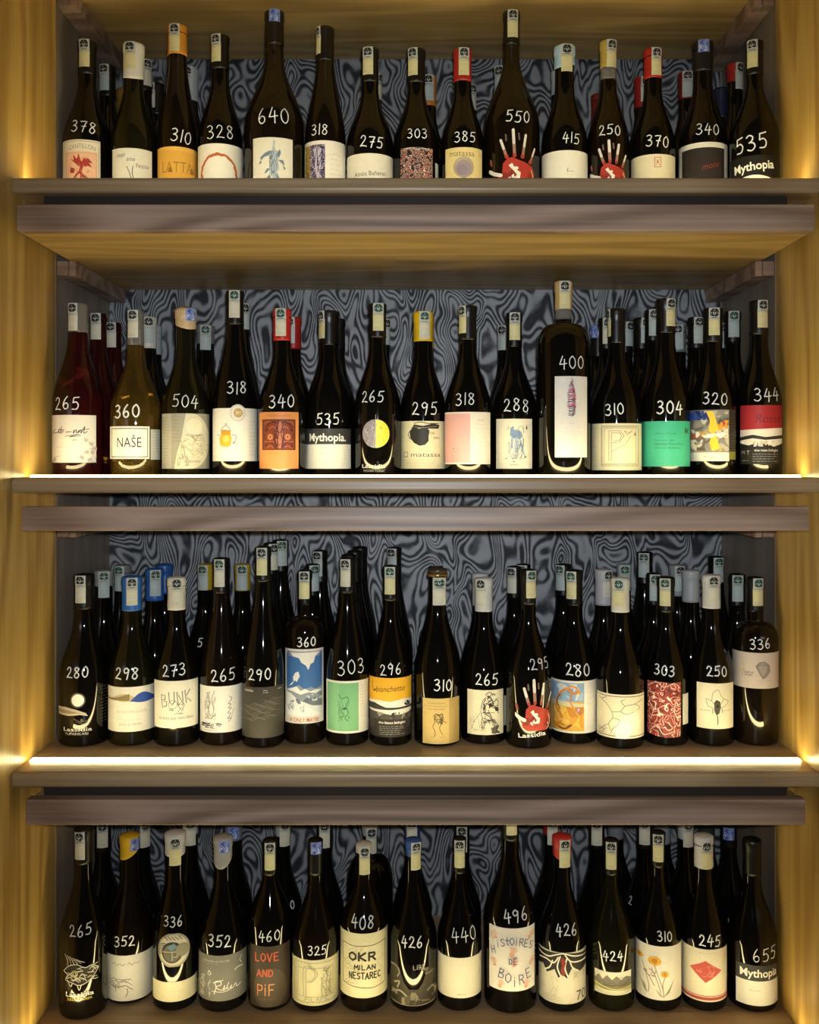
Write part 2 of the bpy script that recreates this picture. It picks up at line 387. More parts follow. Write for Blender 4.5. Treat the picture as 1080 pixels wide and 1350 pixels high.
class Art:
    """flat drawing in metres (s along the arc, z up), later wrapped round the glass"""
    def __init__(self, s0, s1, z0, z1):
        self.s0, self.s1, self.z0, self.z1 = s0, s1, z0, z1
        self.w, self.h = s1 - s0, z1 - z0
        self.polys = []; self.mats = []; self.k = 0
        self.turn = None; self.oy, self.sy = 0.0, 1.0; self.wp = self.w
    def round(self, u0, u1, R, tc):
        """x fractions are measured on the front view of the glass (u = -1..1 across the bottle)"""
        self.turn = (u0, u1, R, tc); self.wp = (u1 - u0) * R; return self
    def X(self, x):
        if not self.turn: return self.s0 + x * self.w
        u0, u1, R, tc = self.turn; u = u0 + (u1 - u0) * x
        lim = .992; e = max(-lim, min(lim, u))
        return (math.asin(e) + (u - e) * 1.2 - tc) * R
    def Y(self, y): return self.z0 + (self.oy + self.sy * y) * self.h
    def mi(self, c):
        m = ink(c) if isinstance(c, str) else c
        if m not in self.mats: self.mats.append(m)
        return self.mats.index(m)
    def raw(self, pts, c): self.polys.append((pts, self.mi(c), self.k))
    def lay(self): self.k += 1
    def p(self, pts, c): self.lay(); self.raw([(self.X(x), self.Y(y)) for x, y in pts], c)
    def r(self, x0, y0, x1, y1, c): self.p([(x0, y0), (x1, y0), (x1, y1), (x0, y1)], c)
    def e(self, cx, cy, rx, ry, c, n=28, a0=0, a1=360):
        """ellipse; ry None = round. radii as fractions of the width / height"""
        RX = rx * self.wp; RY = RX if ry is None else ry * self.h * self.sy
        full = abs(a1 - a0) >= 359
        pts = [(self.X(cx) + RX * math.cos(math.radians(a0 + (a1 - a0) * k / n)), self.Y(cy) + RY * math.sin(math.radians(a0 + (a1 - a0) * k / n))) for k in range(n + (0 if full else 1))]
        self.lay(); self.raw(pts, c)
    def ribbon(self, pts, w, c, caps=True):
        n = len(pts)
        for a, b in zip(pts, pts[1:]):
            dx, dy = b[0] - a[0], b[1] - a[1]; l = math.hypot(dx, dy)
            if l < 1e-7: continue
            ox, oy = -dy / l * w / 2, dx / l * w / 2
            self.raw([(a[0] - ox, a[1] - oy), (b[0] - ox, b[1] - oy), (b[0] + ox, b[1] + oy), (a[0] + ox, a[1] + oy)], c)
        if caps:
            for q in pts:
                self.raw([(q[0] + w / 2 * math.cos(t * math.pi / 3), q[1] + w / 2 * math.sin(t * math.pi / 3)) for t in range(6)], c)
    def s(self, pts, w, c, sm=True, caps=None):
        """stroke, width in millimetres"""
        self.lay()
        q = [(self.X(x), self.Y(y)) for x, y in pts]
        if sm: q = curve_pts(q)
        if w < 1.2: w *= 1.35
        self.ribbon(q, w / 1000, c, (w > .8) if caps is None else caps)
    def ring(self, cx, cy, rx, w, c, a0=0, a1=360, n=36):
        R = rx * self.wp
        self.lay(); self.ribbon([(self.X(cx) + R * math.cos(math.radians(a0 + (a1 - a0) * k / n)), self.Y(cy) + R * math.sin(math.radians(a0 + (a1 - a0) * k / n))) for k in range(n + 1)], w / 1000, c)
    def frame(self, m, w, c, x0=None, y0=None, x1=None, y1=None):
        mx = m; my = m * self.w / self.h
        x0 = mx if x0 is None else x0; x1 = 1 - mx if x1 is None else x1
        y0 = my if y0 is None else y0; y1 = 1 - my if y1 is None else y1
        self.s([(x0, y0), (x1, y0), (x1, y1), (x0, y1), (x0, y0)], w, c, sm=False, caps=True)
    def t(self, s, cx, cy, h, c, fit=None, bold=0.0, sh=0.0, rot=0.0, left=False, arc=0.0):
        """type; h = cap height as a fraction of label height, fit = width as a fraction of label width"""
        polys, tw = text_tris(s, bold, sh)
        H = h * self.h; sx = H
        if fit: sx = fit * self.wp / tw
        self.lay(); ca, sa = math.cos(math.radians(rot)), math.sin(math.radians(rot))
        for p in polys:
            q = []
            for x, y in p:
                a = (x - (0 if left else tw / 2)) * sx; b = (y - .5) * H
                b -= arc * (a / self.wp) ** 2 * self.h
                q.append((self.X(cx) + a * ca - b * sa, self.Y(cy) + a * sa + b * ca))
            self.raw(q, c)
    def hand(self, s, sc, zc, H, w, c, tilt=0.0, font=None, adv=.78, wid=1.0, sm=True, jit=0.0, seed=1):
        """hand lettering centred at (sc, zc) in metres"""
        rnd = random.Random(seed)
        n = len(s); adv = adv * wid
        tot = sum((.45 if ch in '1I' else (.5 if ch == ' ' else 1)) * adv for ch in s) - (adv - .6 * wid)
        x = -tot / 2; self.lay(); ca, sa = math.cos(math.radians(tilt)), math.sin(math.radians(tilt))
        for ch in s:
            F = (font or DG).get(ch)
            nar = ch in '1I'
            if F:
                jy = rnd.uniform(-jit, jit); jr = math.radians(rnd.uniform(-jit, jit) * 40)
                for st in F:
                    q = curve_pts(st) if sm else st
                    o = []
                    for a, b in q:
                        a0 = (a - (.15 if nar else 0)) * wid; b0 = b - .5 + jy
                        a1 = x + a0 * math.cos(jr) - b0 * math.sin(jr) * .5; b1 = b0 * math.cos(jr) + a0 * math.sin(jr) * .5
                        o.append((sc + (a1 * ca - b1 * sa) * H, zc + (a1 * sa + b1 * ca) * H))
                    self.ribbon(o, w, c)
            x += adv * (.45 if nar else (.5 if ch == ' ' else 1))
    def kk(self, s, cx, cy, h, c, w, fit=None, **k):
        """hand-drawn capitals inside a label"""
        H = h * self.h
        wid = 1.0
        if fit:
            tot = sum((.45 if ch == 'I' else (.5 if ch == ' ' else 1)) * .78 for ch in s) - .18
            wid = fit * self.wp / (tot * H)
        self.hand(s, self.X(cx), self.Y(cy), H, w / 1000, c, font=UP, wid=wid, sm=k.pop('sm', False), **k)
    def lines(self, x0, y0, x1, y1, n, c, w=.5, seed=1, ragged=.25):
        """small print: rows of broken dashes"""
        rnd = random.Random(seed); self.lay()
        for i in range(n):
            y = y1 - (y1 - y0) * (i / max(1, n - 1)); x = x0; xe = x1 - rnd.random() * ragged * (x1 - x0)
            while x < xe:
                l = rnd.uniform(.03, .1); e = min(xe, x + l)
                self.ribbon([(self.X(x), self.Y(y)), (self.X(e), self.Y(y))], w / 1000, c, False); x = e + .022
    def scr(self, x0, y0, x1, y1, n, c, w=.5, seed=1, m=5, amp=1.0):
        """loose pen scribble inside a box"""
        rnd = random.Random(seed)
        for _ in range(n):
            a = rnd.uniform(x0, x1), rnd.uniform(y0, y1); pts = [a]
            for _ in range(m):
                a = (min(x1, max(x0, a[0] + rnd.uniform(-.3, .3) * amp * (x1 - x0))), min(y1, max(y0, a[1] + rnd.uniform(-.3, .3) * amp * (y1 - y0)))); pts.append(a)
            self.s(pts, w, c)
    def daubs(self, x0, y0, x1, y1, n, cols, seed, smin=.05, smax=.16):
        """brush daubs"""
        rnd = random.Random(seed)
        for _ in range(n):
            cx, cy = rnd.uniform(x0, x1), rnd.uniform(y0, y1); a = rnd.uniform(0, 3.14); l = rnd.uniform(smin, smax); q = l * rnd.uniform(.3, .7)
            pts = []
            for k in range(9):
                t = 2 * math.pi * k / 9; rr = rnd.uniform(.75, 1.15); u, v = l * math.cos(t) * rr, q * math.sin(t) * rr
                x, y = cx + u * math.cos(a) - v * math.sin(a), cy + (u * math.sin(a) + v * math.cos(a)) * self.w / self.h
                pts.append((min(x1, max(x0, x)), min(y1, max(y0, y))))
            self.p(pts, rnd.choice(cols))
    def wrap(self, name, rfun, a_c, off=.00035, step=.003, zstep=None, clip=False):
        """bend the drawing round a surface of revolution; s is measured from bearing a_c (0 = towards -y)"""
        bm = bmesh.new()
        for pts, mi, k in self.polys:
            clean = []
            for q in pts:
                if not clean or abs(q[0] - clean[-1][0]) + abs(q[1] - clean[-1][1]) > 1e-7: clean.append(q)
            if len(clean) < 3: continue
            z = k
            try: f = bm.faces.new([bm.verts.new((x, y, z)) for x, y in clean])
            except ValueError: continue
            f.material_index = mi
            if f.calc_area() > 0 and f.normal.z < 0: f.normal_flip()
        bmesh.ops.triangulate(bm, faces=[f for f in bm.faces if len(f.verts) > 4])
        if bm.verts:
            lo = min(v.co.x for v in bm.verts); hi = max(v.co.x for v in bm.verts)
            x = math.ceil(lo / step) * step
            while x < hi:
                bmesh.ops.bisect_plane(bm, geom=bm.verts[:] + bm.edges[:] + bm.faces[:], plane_co=(x, 0, 0), plane_no=(1, 0, 0), dist=1e-6)
                x += step
            if zstep:
                lo = min(v.co.y for v in bm.verts); hi = max(v.co.y for v in bm.verts)
                x = math.ceil(lo / zstep) * zstep
                while x < hi:
                    bmesh.ops.bisect_plane(bm, geom=bm.verts[:] + bm.edges[:] + bm.faces[:], plane_co=(0, x, 0), plane_no=(0, 1, 0), dist=1e-6)
                    x += zstep
            if clip:
                for co, no in (((self.s0, 0, 0), (-1, 0, 0)), ((self.s1, 0, 0), (1, 0, 0)), ((0, self.z0, 0), (0, -1, 0)), ((0, self.z1, 0), (0, 1, 0))):
                    bmesh.ops.bisect_plane(bm, geom=bm.verts[:] + bm.edges[:] + bm.faces[:], plane_co=co, plane_no=no, dist=1e-6, clear_outer=True)
        bm.normal_update()
        for f in bm.faces:
            if f.normal.z < 0: f.normal_flip()
        for v in bm.verts:
            s, z, k = v.co
            r = rfun(z); a = a_c + s / r; r += off + k * .00003
            v.co = (r * math.sin(a), -r * math.cos(a), z)
        return mesh_from(bm, name, self.mats, True)

# ------------------------------------------------------------------ parts shared by all bottles
def capsule_mesh(shape, R, rn, H, L, mat, slant=0.0, a0=0.0, puff=.0007, dome=.002, key=None):
    seg = 48; bm = bmesh.new(); rings = []; zs = 14
    for i in range(zs + 1):
        row = []
        for k in range(seg):
            a = 2 * math.pi * k / seg
            zb = H - L * (1 + slant * math.cos(a - a0 + math.pi / 2))
            z = zb + (H - .0012 - zb) * i / zs
            r = max(radius_at(shape, R, rn, H, z), rn + (.0013 if z > H - .016 else 0)) + puff
            row.append(bm.verts.new((r * math.cos(a), r * math.sin(a), z)))
        rings.append(row)
    top = [bm.verts.new(((rn - .0005) * math.cos(2 * math.pi * k / seg), (rn - .0005) * math.sin(2 * math.pi * k / seg), H + .0006)) for k in range(seg)]
    rings.append(top)
    for A, B in zip(rings, rings[1:]):
        for k in range(seg): bm.faces.new((A[k], A[(k + 1) % seg], B[(k + 1) % seg], B[k]))
    c = bm.verts.new((0, 0, H + .0006 + dome))
    for k in range(seg): bm.faces.new((top[k], top[(k + 1) % seg], c))
    low = []
    for v in rings[0]:
        q = v.co.copy(); q.x *= .93; q.y *= .93; low.append(bm.verts.new(q))
    for k in range(seg): bm.faces.new((rings[0][(k + 1) % seg], rings[0][k], low[k], low[(k + 1) % seg]))
    bmesh.ops.recalc_face_normals(bm, faces=bm.faces)
    return mesh_from(bm, 'capsule', [mat], True)
def stamp_art(w, h, style):
    a = Art(-w / 2, w / 2, 0, h)
    if style == 'blue':
        a.r(0, 0, 1, 1, '7c8fc8'); a.scr(.1, .1, .9, .9, 9, '3e52a0', .9, 4); a.scr(.1, .1, .9, .9, 4, 'c9d2ee', .6, 9); return a
    body = {'y': 'd9d3a0', 'w': 'd4d2bd', 'c': 'b4c2bf'}[style[0]]
    a.r(0, 0, 1, 1, body); a.r(0, .60, 1, 1, 'b9bdb4')
    em = {'k': '1d1f22', 'g': '1c4a3d'}[style[1]]; pl = 'b9bdb4'
    a.p([(.14, .72), (.14, .88), (.3, .96), (.7, .96), (.86, .88), (.86, .72), (.66, .68), (.34, .68)], em)
    for q in ([(.5, .72), (.38, .78), (.36, .86), (.46, .82)], [(.5, .72), (.62, .78), (.64, .86), (.54, .82)], [(.2, .80), (.28, .84), (.26, .76)], [(.8, .80), (.72, .84), (.74, .76)], [(.46, .88), (.5, .94), (.54, .88)]): a.p(q, pl)
    a.r(.24, .635, .76, .655, em)
    a.r(0, .585, 1, .6, '8f8f7c')
    a.lines(.14, .06, .86, .14, 3, 'a39f82', .4, 3)
    a.s([(.08, .54), (.92, .54)], .3, 'a39f82', sm=False)
    return a
NSTAMP = {}
def stamp_mesh(shape, R, rn, H, w, h, a_c, style, lift=.0011, drop=.001):
    a = stamp_art(w, h, style)
    a.polys = [([(x, z + H - drop - h) for x, z in p], m, k) for p, m, k in a.polys]
    return a.wrap('tax_stamp', lambda z: max(radius_at(shape, R, rn, H, z), rn + (.0013 if z > H - .016 else 0)), a_c, lift + .0004, .002, .003)

ROWNAME = ['top shelf', 'second shelf', 'third shelf', 'bottom shelf']
DF = [1.800, 1.745, 1.760, 1.760]
def bottle(row, cx, w, top, shape='burg', glass='K', cap=('0c0b0a', 45), stamp=(0, 'yk'), price=None, labels=(), desc='', d=None, nw=None, clear=None, R=None, front=True, stlen=36, dome=.002, crown=False):
    """cx, w, top and label edges are measured on the photograph at the bottle's own distance d and turned into metres"""
    d = d or DF[row]; zs = ZS[row]
    x = (cx - CX) / FPX * d
    R = R or w / 2 / FPX * d
    H = (CY - top) / FPX * d - zs
    rn = min((nw or 23) / 2 / FPX * d - .0008, .0195)
    al = -math.atan2(x, d)                       # bearing from the bottle to the viewer's side
    root = tag(empty('wine_bottle', (x, d, zs)), desc, 'bottle', ('front row' if front else 'bottles behind the front row') + ' on the ' + ROWNAME[row])
    if labels:                                    # the label sits on the straight part of the body
        zl = max((CY - q[4]) / FPX * (d - R) - zs for q in labels if q[0] not in ('hand_print', 'round_label')) if any(q[0] not in ('hand_print', 'round_label') for q in labels) else 0
        bt, nt, st = SHAPES[shape]
        if zl / H + .006 > bt:
            shape = '%s %.3f' % (shape.split()[0], zl / H); SHAPES[shape] = (zl / H + .006, max(nt, zl / H + (.3 if st == 's' else .11)), st)
    rf = lambda z: radius_at(shape, R, rn, H, z)
    zt = None
    if clear: zt = H - clear[0] / FPX * d
    body = link('glass_body', mesh_from(lathe(body_profile(shape, R, rn, H, zt), 64 if front else 40), 'glass_body', [GLASS[glass]], True), root)
    if clear:
        n = 14; pr = [(0, zt + .0004)] + [(rf(zt + (H - zt) * i / n) * .995, zt + .0004 + (H - zt - .0004) * i / n) for i in range(n + 1)] + [(0, H)]
        link('empty_neck', mesh_from(lathe(pr, 40), 'empty_neck', [GLASS['C']], True), root)
    if cap:
        L = cap[1] / FPX * d; sl = cap[2] if len(cap) > 2 else 0.0
        link('capsule', capsule_mesh(shape, R, rn, H, L, cap[0] if not isinstance(cap[0], str) else foil(cap[0]), sl, al + (cap[3] if len(cap) > 3 else 0), .0007 + (.0012 if sl else 0), dome), root)
    if crown:
        link('crown_ring', mesh_from(lathe([(rn, H - .012), (rn + .0035, H - .013), (rn + .0045, H - .010), (rn + .0035, H - .007), (rn + .001, H - .0065)], 40), 'crown_ring', [mat_paint('gold_ring', lin('a58a55'), .3, .5, .8)], True), root)
        link('crown_cap', mesh_from(lathe([(rn + .001, H - .006), (rn + .0032, H - .0055), (rn + .003, H - .001), (rn + .001, H + .001), (0, H + .001)], 40), 'crown_cap', [mat_paint('crown_tin', lin('5c5048'), .35, .5, .7)], True), root)
    if stamp:
        th = math.asin(max(-.96, min(.96, stamp[0] / ((nw or 23) / 2))))
        sw = 13.5 / FPX * d; lift = .0024 if cap and len(cap) > 2 and cap[2] else .0011
        if crown: lift = .0048
        link('tax_stamp', stamp_mesh(shape, R, rn, H, sw, (16 if stamp[1] == 'blue' else stlen) / FPX * d, al + th, stamp[1], lift, stamp[2] / FPX * d if len(stamp) > 2 else .0005), root)
    def spot(px, py):
        """bearing and height of the glass seen at a photo position"""
        z = (CY - py) / FPX * (d - R) - zs
        for _ in range(4):
            r = rf(max(0, z)); u = max(-.985, min(.985, (px - cx) / (r * FPX / d)))
            th = math.asin(u); z = (CY - py) / FPX * (d - r * math.cos(th)) - zs
        return th, z
    if price:
        txt, px, py, ph, tilt, mm = price
        th, z = spot(px, py)
        pd = d - rf(z) * math.cos(th)
        a = Art(-.03, .03, 0, 1)
        a.hand(txt, 0, z, ph * .93 / FPX * pd, mm * .88 / 1000, INK_W, tilt, adv=.86, wid=.86, seed=int(px), jit=.06)
        link('price_marking', a.wrap('price_marking', rf, al + th, .0006, .004, .004), root)['label'] = 'white handwritten ' + txt
    for nm, fn, x0, x1, y0, y1 in labels:
        xm = (x0 + x1) / 2
        z1 = spot(xm, y0)[1]; z0 = spot(xm, y1)[1]
        t0 = math.asin(max(-.985, (x0 - cx) / (w / 2))); t1 = math.asin(min(.985, (x1 - cx) / (w / 2)))
        tc = (t0 + t1) / 2
        a = Art((t0 - tc) * R, (t1 - tc) * R, max(z0, .006), z1)
        a.round(max(-.985, (x0 - cx) / (w / 2)), min(.985, (x1 - cx) / (w / 2)), R, tc)
        fn(a)
        link(nm, a.wrap(nm, rf, al + tc, clip=fn is not L_jug), root)
    return root

# ------------------------------------------------------------------ label drawings
CREAM, WHITE, IV = 'e6e0cc', 'ece9e2', 'e9e1c6'
def base(a, c=WHITE): a.r(0, 0, 1, 1, c)
def arch(a, c, k=.05):
    base(a, c)
def L_dragon(a):
    base(a, 'ddd6c4'); a.frame(.035, .7, '8c8878'); a.t('CANTILLON', .5, .885, .085, '8d8a7c', fit=.74, arc=.25)
    a.r(.08, 0, .92, .78, 'dcae8e'); a.r(.12, 0, .88, .74, 'e3bb9c'); a.ring(.5, .4, .4, .6, 'b98565', 0, 180)
    c = 'a63a33'
    for q in ([(.44, .5), (.2, .66), (.3, .62), (.28, .73), (.38, .64), (.42, .75), (.48, .62), (.54, .56)], [(.50, .58), (.56, .66), (.68, .66), (.80, .58), (.70, .58), (.78, .50), (.66, .52), (.58, .50)], [(.34, .46), (.22, .50), (.20, .40), (.30, .38)]): a.p(q, c)
    a.s([(.56, .56), (.48, .46), (.50, .36), (.62, .30), (.72, .22), (.66, .1)], 5.0, c, caps=True); a.s([(.50, .44), (.38, .36), (.30, .26), (.34, .16)], 3.4, c, caps=True)
    for q in ([(.66, .24), (.80, .30), (.86, .22)], [(.5, .34), (.44, .2), (.36, .1)], [(.72, .2), (.84, .12), (.8, .02)], [(.3, .28), (.2, .22), (.16, .3)], [(.64, .12), (.56, .04), (.48, .08)]): a.s(q, 2.2, c)
    a.scr(.3, .2, .7, .68, 9, 'd98c76', .5, 3, amp=.5)
def L_family(a):
    base(a, 'dcdacf')
    c = '4a4744'
    for s, x, y, f in (('joseph', .2, .86, .26), ('anna', .46, .77, .22), ('françoise', .76, .64, .36)): a.t(s, x, y, .1, c, fit=f, sh=.35)
    a.oy, a.sy = .15, .68
    a.s([(.36, .66), (.42, .5), (.46, .34), (.5, .25)], 1.0, c); a.s([(.52, .68), (.5, .5), (.52, .34), (.56, .25)], 1.0, c)
    a.s([(.18, .12), (.3, .22), (.45, .26), (.6, .24), (.7, .14), (.66, .04)], 1.2, c); a.s([(.5, .25), (.48, .15), (.36, .12), (.24, .06)], .8, c)
    a.s([(.58, .24), (.6, .12), (.52, .04)], .8, c)
def L_latta(a):
    base(a, 'd9a648'); a.r(0, .92, 1, 1, 'e2b258')
    a.t('LATTA', .5, .58, .24, 'a57c33', fit=.84); a.p([(.26, .46), (.32, .6), (.38, .46)], '8e6a2b'); a.p([(.8, .46), (.86, .6), (.92, .46)], '8e6a2b')
    a.lines(.25, .24, .75, .25, 1, 'b48a3c', .5)
def L_ring(a):
    base(a, 'e6e3da')
    R = random.Random(5)
    for k in range(60):
        t0 = k * 6; rr = .42 + R.uniform(-.012, .012)
        a.ring(.46, .42, rr, R.uniform(3.6, 5.0), 'b8622c', t0, t0 + 7, 2)
def L_dolphins(a):
    base(a, 'd9d6ca'); a.oy, a.sy = .24, .74
    b, g = '6d7f96', 'a4b2bf'
    a.p([(.5, .97), (.56, .93), (.54, .82), (.58, .7), (.64, .6), (.62, .45), (.66, .3), (.6, .2), (.62, .06), (.52, .02), (.46, .14), (.4, .24), (.44, .4), (.42, .55), (.46, .7), (.5, .82)], g)
    for q in ([(.44, .72), (.3, .66), (.18, .56), (.2, .48), (.28, .56), (.4, .6)], [(.2, .5), (.14, .4), (.22, .42)], [(.6, .66), (.68, .76), (.7, .66), (.66, .56)], [(.62, .5), (.76, .5), (.8, .38), (.72, .42)], [(.74, .42), (.82, .3), (.78, .26)], [(.44, .3), (.34, .28), (.28, .16), (.36, .2)], [(.4, .14), (.34, .06), (.44, .02)], [(.6, .2), (.66, .08), (.6, .02)]): a.p(q, b)
    a.scr(.42, .05, .64, .7, 9, '4d6078', .6, 8)
def L_mosaic(a):
    base(a, 'e2dfd6'); a.r(.1, .22, .5, .93, M_MOSAIC); a.r(.02, .0, .14, .93, M_GOLDMOS); a.r(.1, 0, .5, .3, M_GOLDMOS)
    a.p([(.22, .84), (.28, .88), (.36, .88), (.42, .84), (.4, .55), (.36, .3), (.3, .3), (.25, .55)], 'b9b3c6'); a.scr(.2, .32, .44, .86, 8, '453a63', .8, 2)
    a.lines(.62, .1, .92, .75, 8, '8e8c86', .5, 4)
def L_amos(a):
    base(a, 'dbd7cb'); a.t('Amós Bañeres', .5, .52, .12, '4a4641', fit=.72, rot=3)
def L_maze1(a):
    a.r(0, 0, 1, 1, M_SQ1); a.s([(.1, .97), (.35, .99), (.5, .95), (.7, .98), (.9, .96)], 1.0, 'cfc6c0')
def L_maze2(a):
    a.p([(.02, .98), (.3, 1), (.6, .98), (.99, .99), (.98, .6), (1, .3), (.97, .02), (.6, 0), (.3, .02), (.01, .05), (.03, .5)], M_SQ2)
    for q in ([(.05, .9), (.3, .98), (.5, .9), (.8, .97), (.95, .9)], [(.1, .1), (.3, .2), (.5, .06), (.8, .12)], [(.08, .6), (.2, .5), (.12, .3)], [(.9, .7), (.8, .5), (.92, .3)]): a.s(q, .8, 'e6d8c6')
def L_bulb(a):
    base(a, 'd6c58e'); a.t('matassa', .45, .88, .13, '6d5d38', fit=.72, rot=-1); a.ring(.93, .86, .03, .6, 'c07a3a')
    a.oy = .1; a.e(.5, .48, .28, None, 'a89a86'); a.e(.5, .45, .23, None, '928592'); a.e(.46, .42, .15, None, '837788'); a.ring(.5, .48, .28, .7, '7f7464')
    a.p([(.42, .26), (.58, .26), (.54, .1), (.55, 0), (.46, 0), (.47, .1)], 'a1937f')
    a.s([(.3, .6), (.45, .68), (.6, .66)], .4, 'c9bda8')
def L_plainmark(a):
    base(a, 'dedbd2'); a.oy = .18; a.s([(.55, .36), (.58, .42), (.56, .33), (.62, .35), (.7, .34)], .7, '8a8a88'); a.lines(.5, .28, .7, .28, 1, 'a9a8a4', .4)
def L_redseal(a):
    base(a, 'd8d0b4'); a.oy = .06; a.s([(.54, .62), (.68, .62), (.68, .86), (.54, .86), (.54, .62)], .8, 'b5503c', sm=False); a.e(.61, .74, .02, None, 'b5503c'); a.s([(.57, .66), (.61, .8), (.65, .66)], .6, 'b5503c', sm=False); a.e(.57, .79, .012, None, 'b5503c'); a.e(.65, .79, .012, None, 'b5503c')
def L_darkarch(a):
    base(a, 'd8d6cc'); a.r(.07, 0, .93, .9, '2e2826'); a.t('mont', .66, .56, .12, '8d3b32', sh=.4, rot=12); a.lines(.2, .36, .45, .36, 1, '6f5a52', .5)
def L_myth_low(a):
    """black band with the name over a white field whose edge is bowed"""
    a.r(0, 0, 1, 1, '1c1a18'); a.p([(0, 0)] + [(x / 12, .30 + .16 * math.sin(math.pi * x / 12)) for x in range(13)] + [(1, 0)], WHITE)
    a.t('Mythopia', .5, .72, .24, 'ecece4', fit=.9, bold=.02, rot=5)
def L_myth(a, cut=False):
    a.r(0, 0, 1, .62, 'e2e0d8'); a.r(0, .61, 1, 1, '39393a')
    if cut: a.t('Mythopia', .60, .81, .2, 'eeeee8', fit=1.04, bold=.02)
    else: a.t('Mythopia.', .47, .79, .2, 'f0f0ea', fit=.9, bold=.02)
    a.t('dissidentia', .45, .38, .05, 'aaa8a2', sh=.3); a.lines(.84, .25, .97, .55, 5, 'a5a39d', .4, 2)
def L_mythc(a): L_myth(a, True)
def L_petnat(a):
    base(a, 'e2ddd6'); c = '55504f'
    a.s([(.02, .62), (.08, .7), (.04, .64), (.12, .63), (.18, .72), (.15, .62), (.24, .68)], 1.0, c); a.s([(.22, .76), (.2, .62), (.27, .66)], 1.0, c); a.s([(.16, .69), (.28, .69)], .8, c)
    a.s([(.32, .64), (.44, .65)], 1.0, c)
    a.s([(.48, .62), (.5, .69), (.49, .62), (.55, .69), (.56, .62), (.62, .68), (.6, .63), (.66, .69), (.66, .62), (.74, .76), (.72, .62), (.8, .66)], 1.0, c); a.s([(.68, .69), (.84, .71)], .8, c)
    a.s([(.3, .55), (.5, .58), (.62, .6), (.4, .54), (.66, .57)], .7, c); a.lines(.12, .32, .5, .33, 1, '8b8684', .5, 2); a.p([(.42, .48), (.52, .5), (.6, .48), (.5, .45)], 'c9b4b2')
    for i, (x, y) in enumerate(((.88, .4), (.78, .22), (.92, .22), (.68, .1), (.85, .06), (.08, .08), (.76, .48), (.95, .3))):
        for k in range(5):
            t = k * 1.26 + i
            a.e(x + .035 * math.cos(t), y + .028 * math.sin(t), .03, None, ('b9b2ae', 'cbc5c0')[k % 2], 8)
        a.e(x, y, .014, None, '8f8986', 6)
    a.scr(.6, .0, 1, .3, 5, '9a9490', .4, 3); a.scr(0, 0, .2, .14, 3, '9a9490', .4, 5)
def L_nase(a):
    base(a, 'e9e7e0'); a.frame(.045, 1.0, '3b3a38'); a.t('NAŠE', .47, .52, .32, '2b2a28', fit=.66)
def L_backtext(a):
    base(a, 'b9bbb8'); a.lines(.12, .08, .9, .92, 10, '70736f', .45, 6, .1)
def L_strip(a): base(a, 'cfcdc4')
def L_dshape(a):
    base(a, '9a978a'); a.r(0, 0, .2, 1, 'a9a698')
    pts = [(.26, 0)] + [(.62 + .38 * math.cos(t), .5 + .5 * math.sin(t)) for t in [(-90 + 9 * k) * math.pi / 180 for k in range(21)]] + [(.62, 1), (.26 + .24, 1), (.4, .5), (.32, .3)]
    a.p(pts, 'cfcab2'); a.e(.68, .76, .2, None, 'd8d4be'); a.ring(.68, .76, .2, .5, 'a8a48f')
    a.lines(.03, .08, .17, .92, 16, '6e6c62', .45, 2, .1); a.lines(.24, .5, .38, .95, 8, '6e6c62', .45, 5, .1)
    a.scr(.4, .25, .95, .62, 14, '8d8973', .45, 6); a.scr(.34, .06, .6, .4, 8, '7f7b68', .45, 9); a.s([(.66, .5), (.8, .6), (.9, .5)], .6, '8d8973'); a.p([(.76, .5), (.82, .62), (.88, .5)], 'bdb89d')
    a.t('La Sorelina', .64, .14, .05, '6a675a', sh=.3); a.lines(.5, .2, .8, .21, 1, '7d7968', .4)
def L_jug(a):
    base(a, 'e4e1d9'); a.e(.56, .91, .19, None, 'dcd9d0'); a.ring(.56, .91, .165, .6, 'a5a39c')
    a.e(.57, .91, .105, None, 'b59a5c'); a.t('264', .57, .925, .05, 'efe8d2'); a.lines(.5, .88, .65, .885, 1, 'efe8d2', .5)
    for k in range(18):
        t = k * 20 * math.pi / 180; a.e(.56 + .14 * math.cos(t), .91 + .14 * math.sin(t) * a.w / a.h, .009, None, '8d8b85', 6)
    a.p([(.2, .52), (.4, .52), (.43, .42), (.41, .3), (.36, .27), (.24, .27), (.18, .3), (.16, .42)], 'dfae3e'); a.r(.2, .5, .4, .58, 'c6922c'); a.e(.3, .42, .08, None, 'ecc665')
    a.s([(.2, .58), (.24, .64), (.3, .67), (.36, .64), (.4, .58)], .8, '8f8d88'); a.e(.3, .7, .02, None, '9b9993')
    a.s([(.42, .5), (.52, .48), (.5, .38), (.44, .34)], .9, '8f8d88'); a.s([(.17, .48), (.12, .5)], .9, '8f8d88'); a.s([(.46, .33), (.5, .36)], .9, '6b6966')
    a.lines(.8, .12, .97, .75, 10, 'a9a7a1', .45, 3)
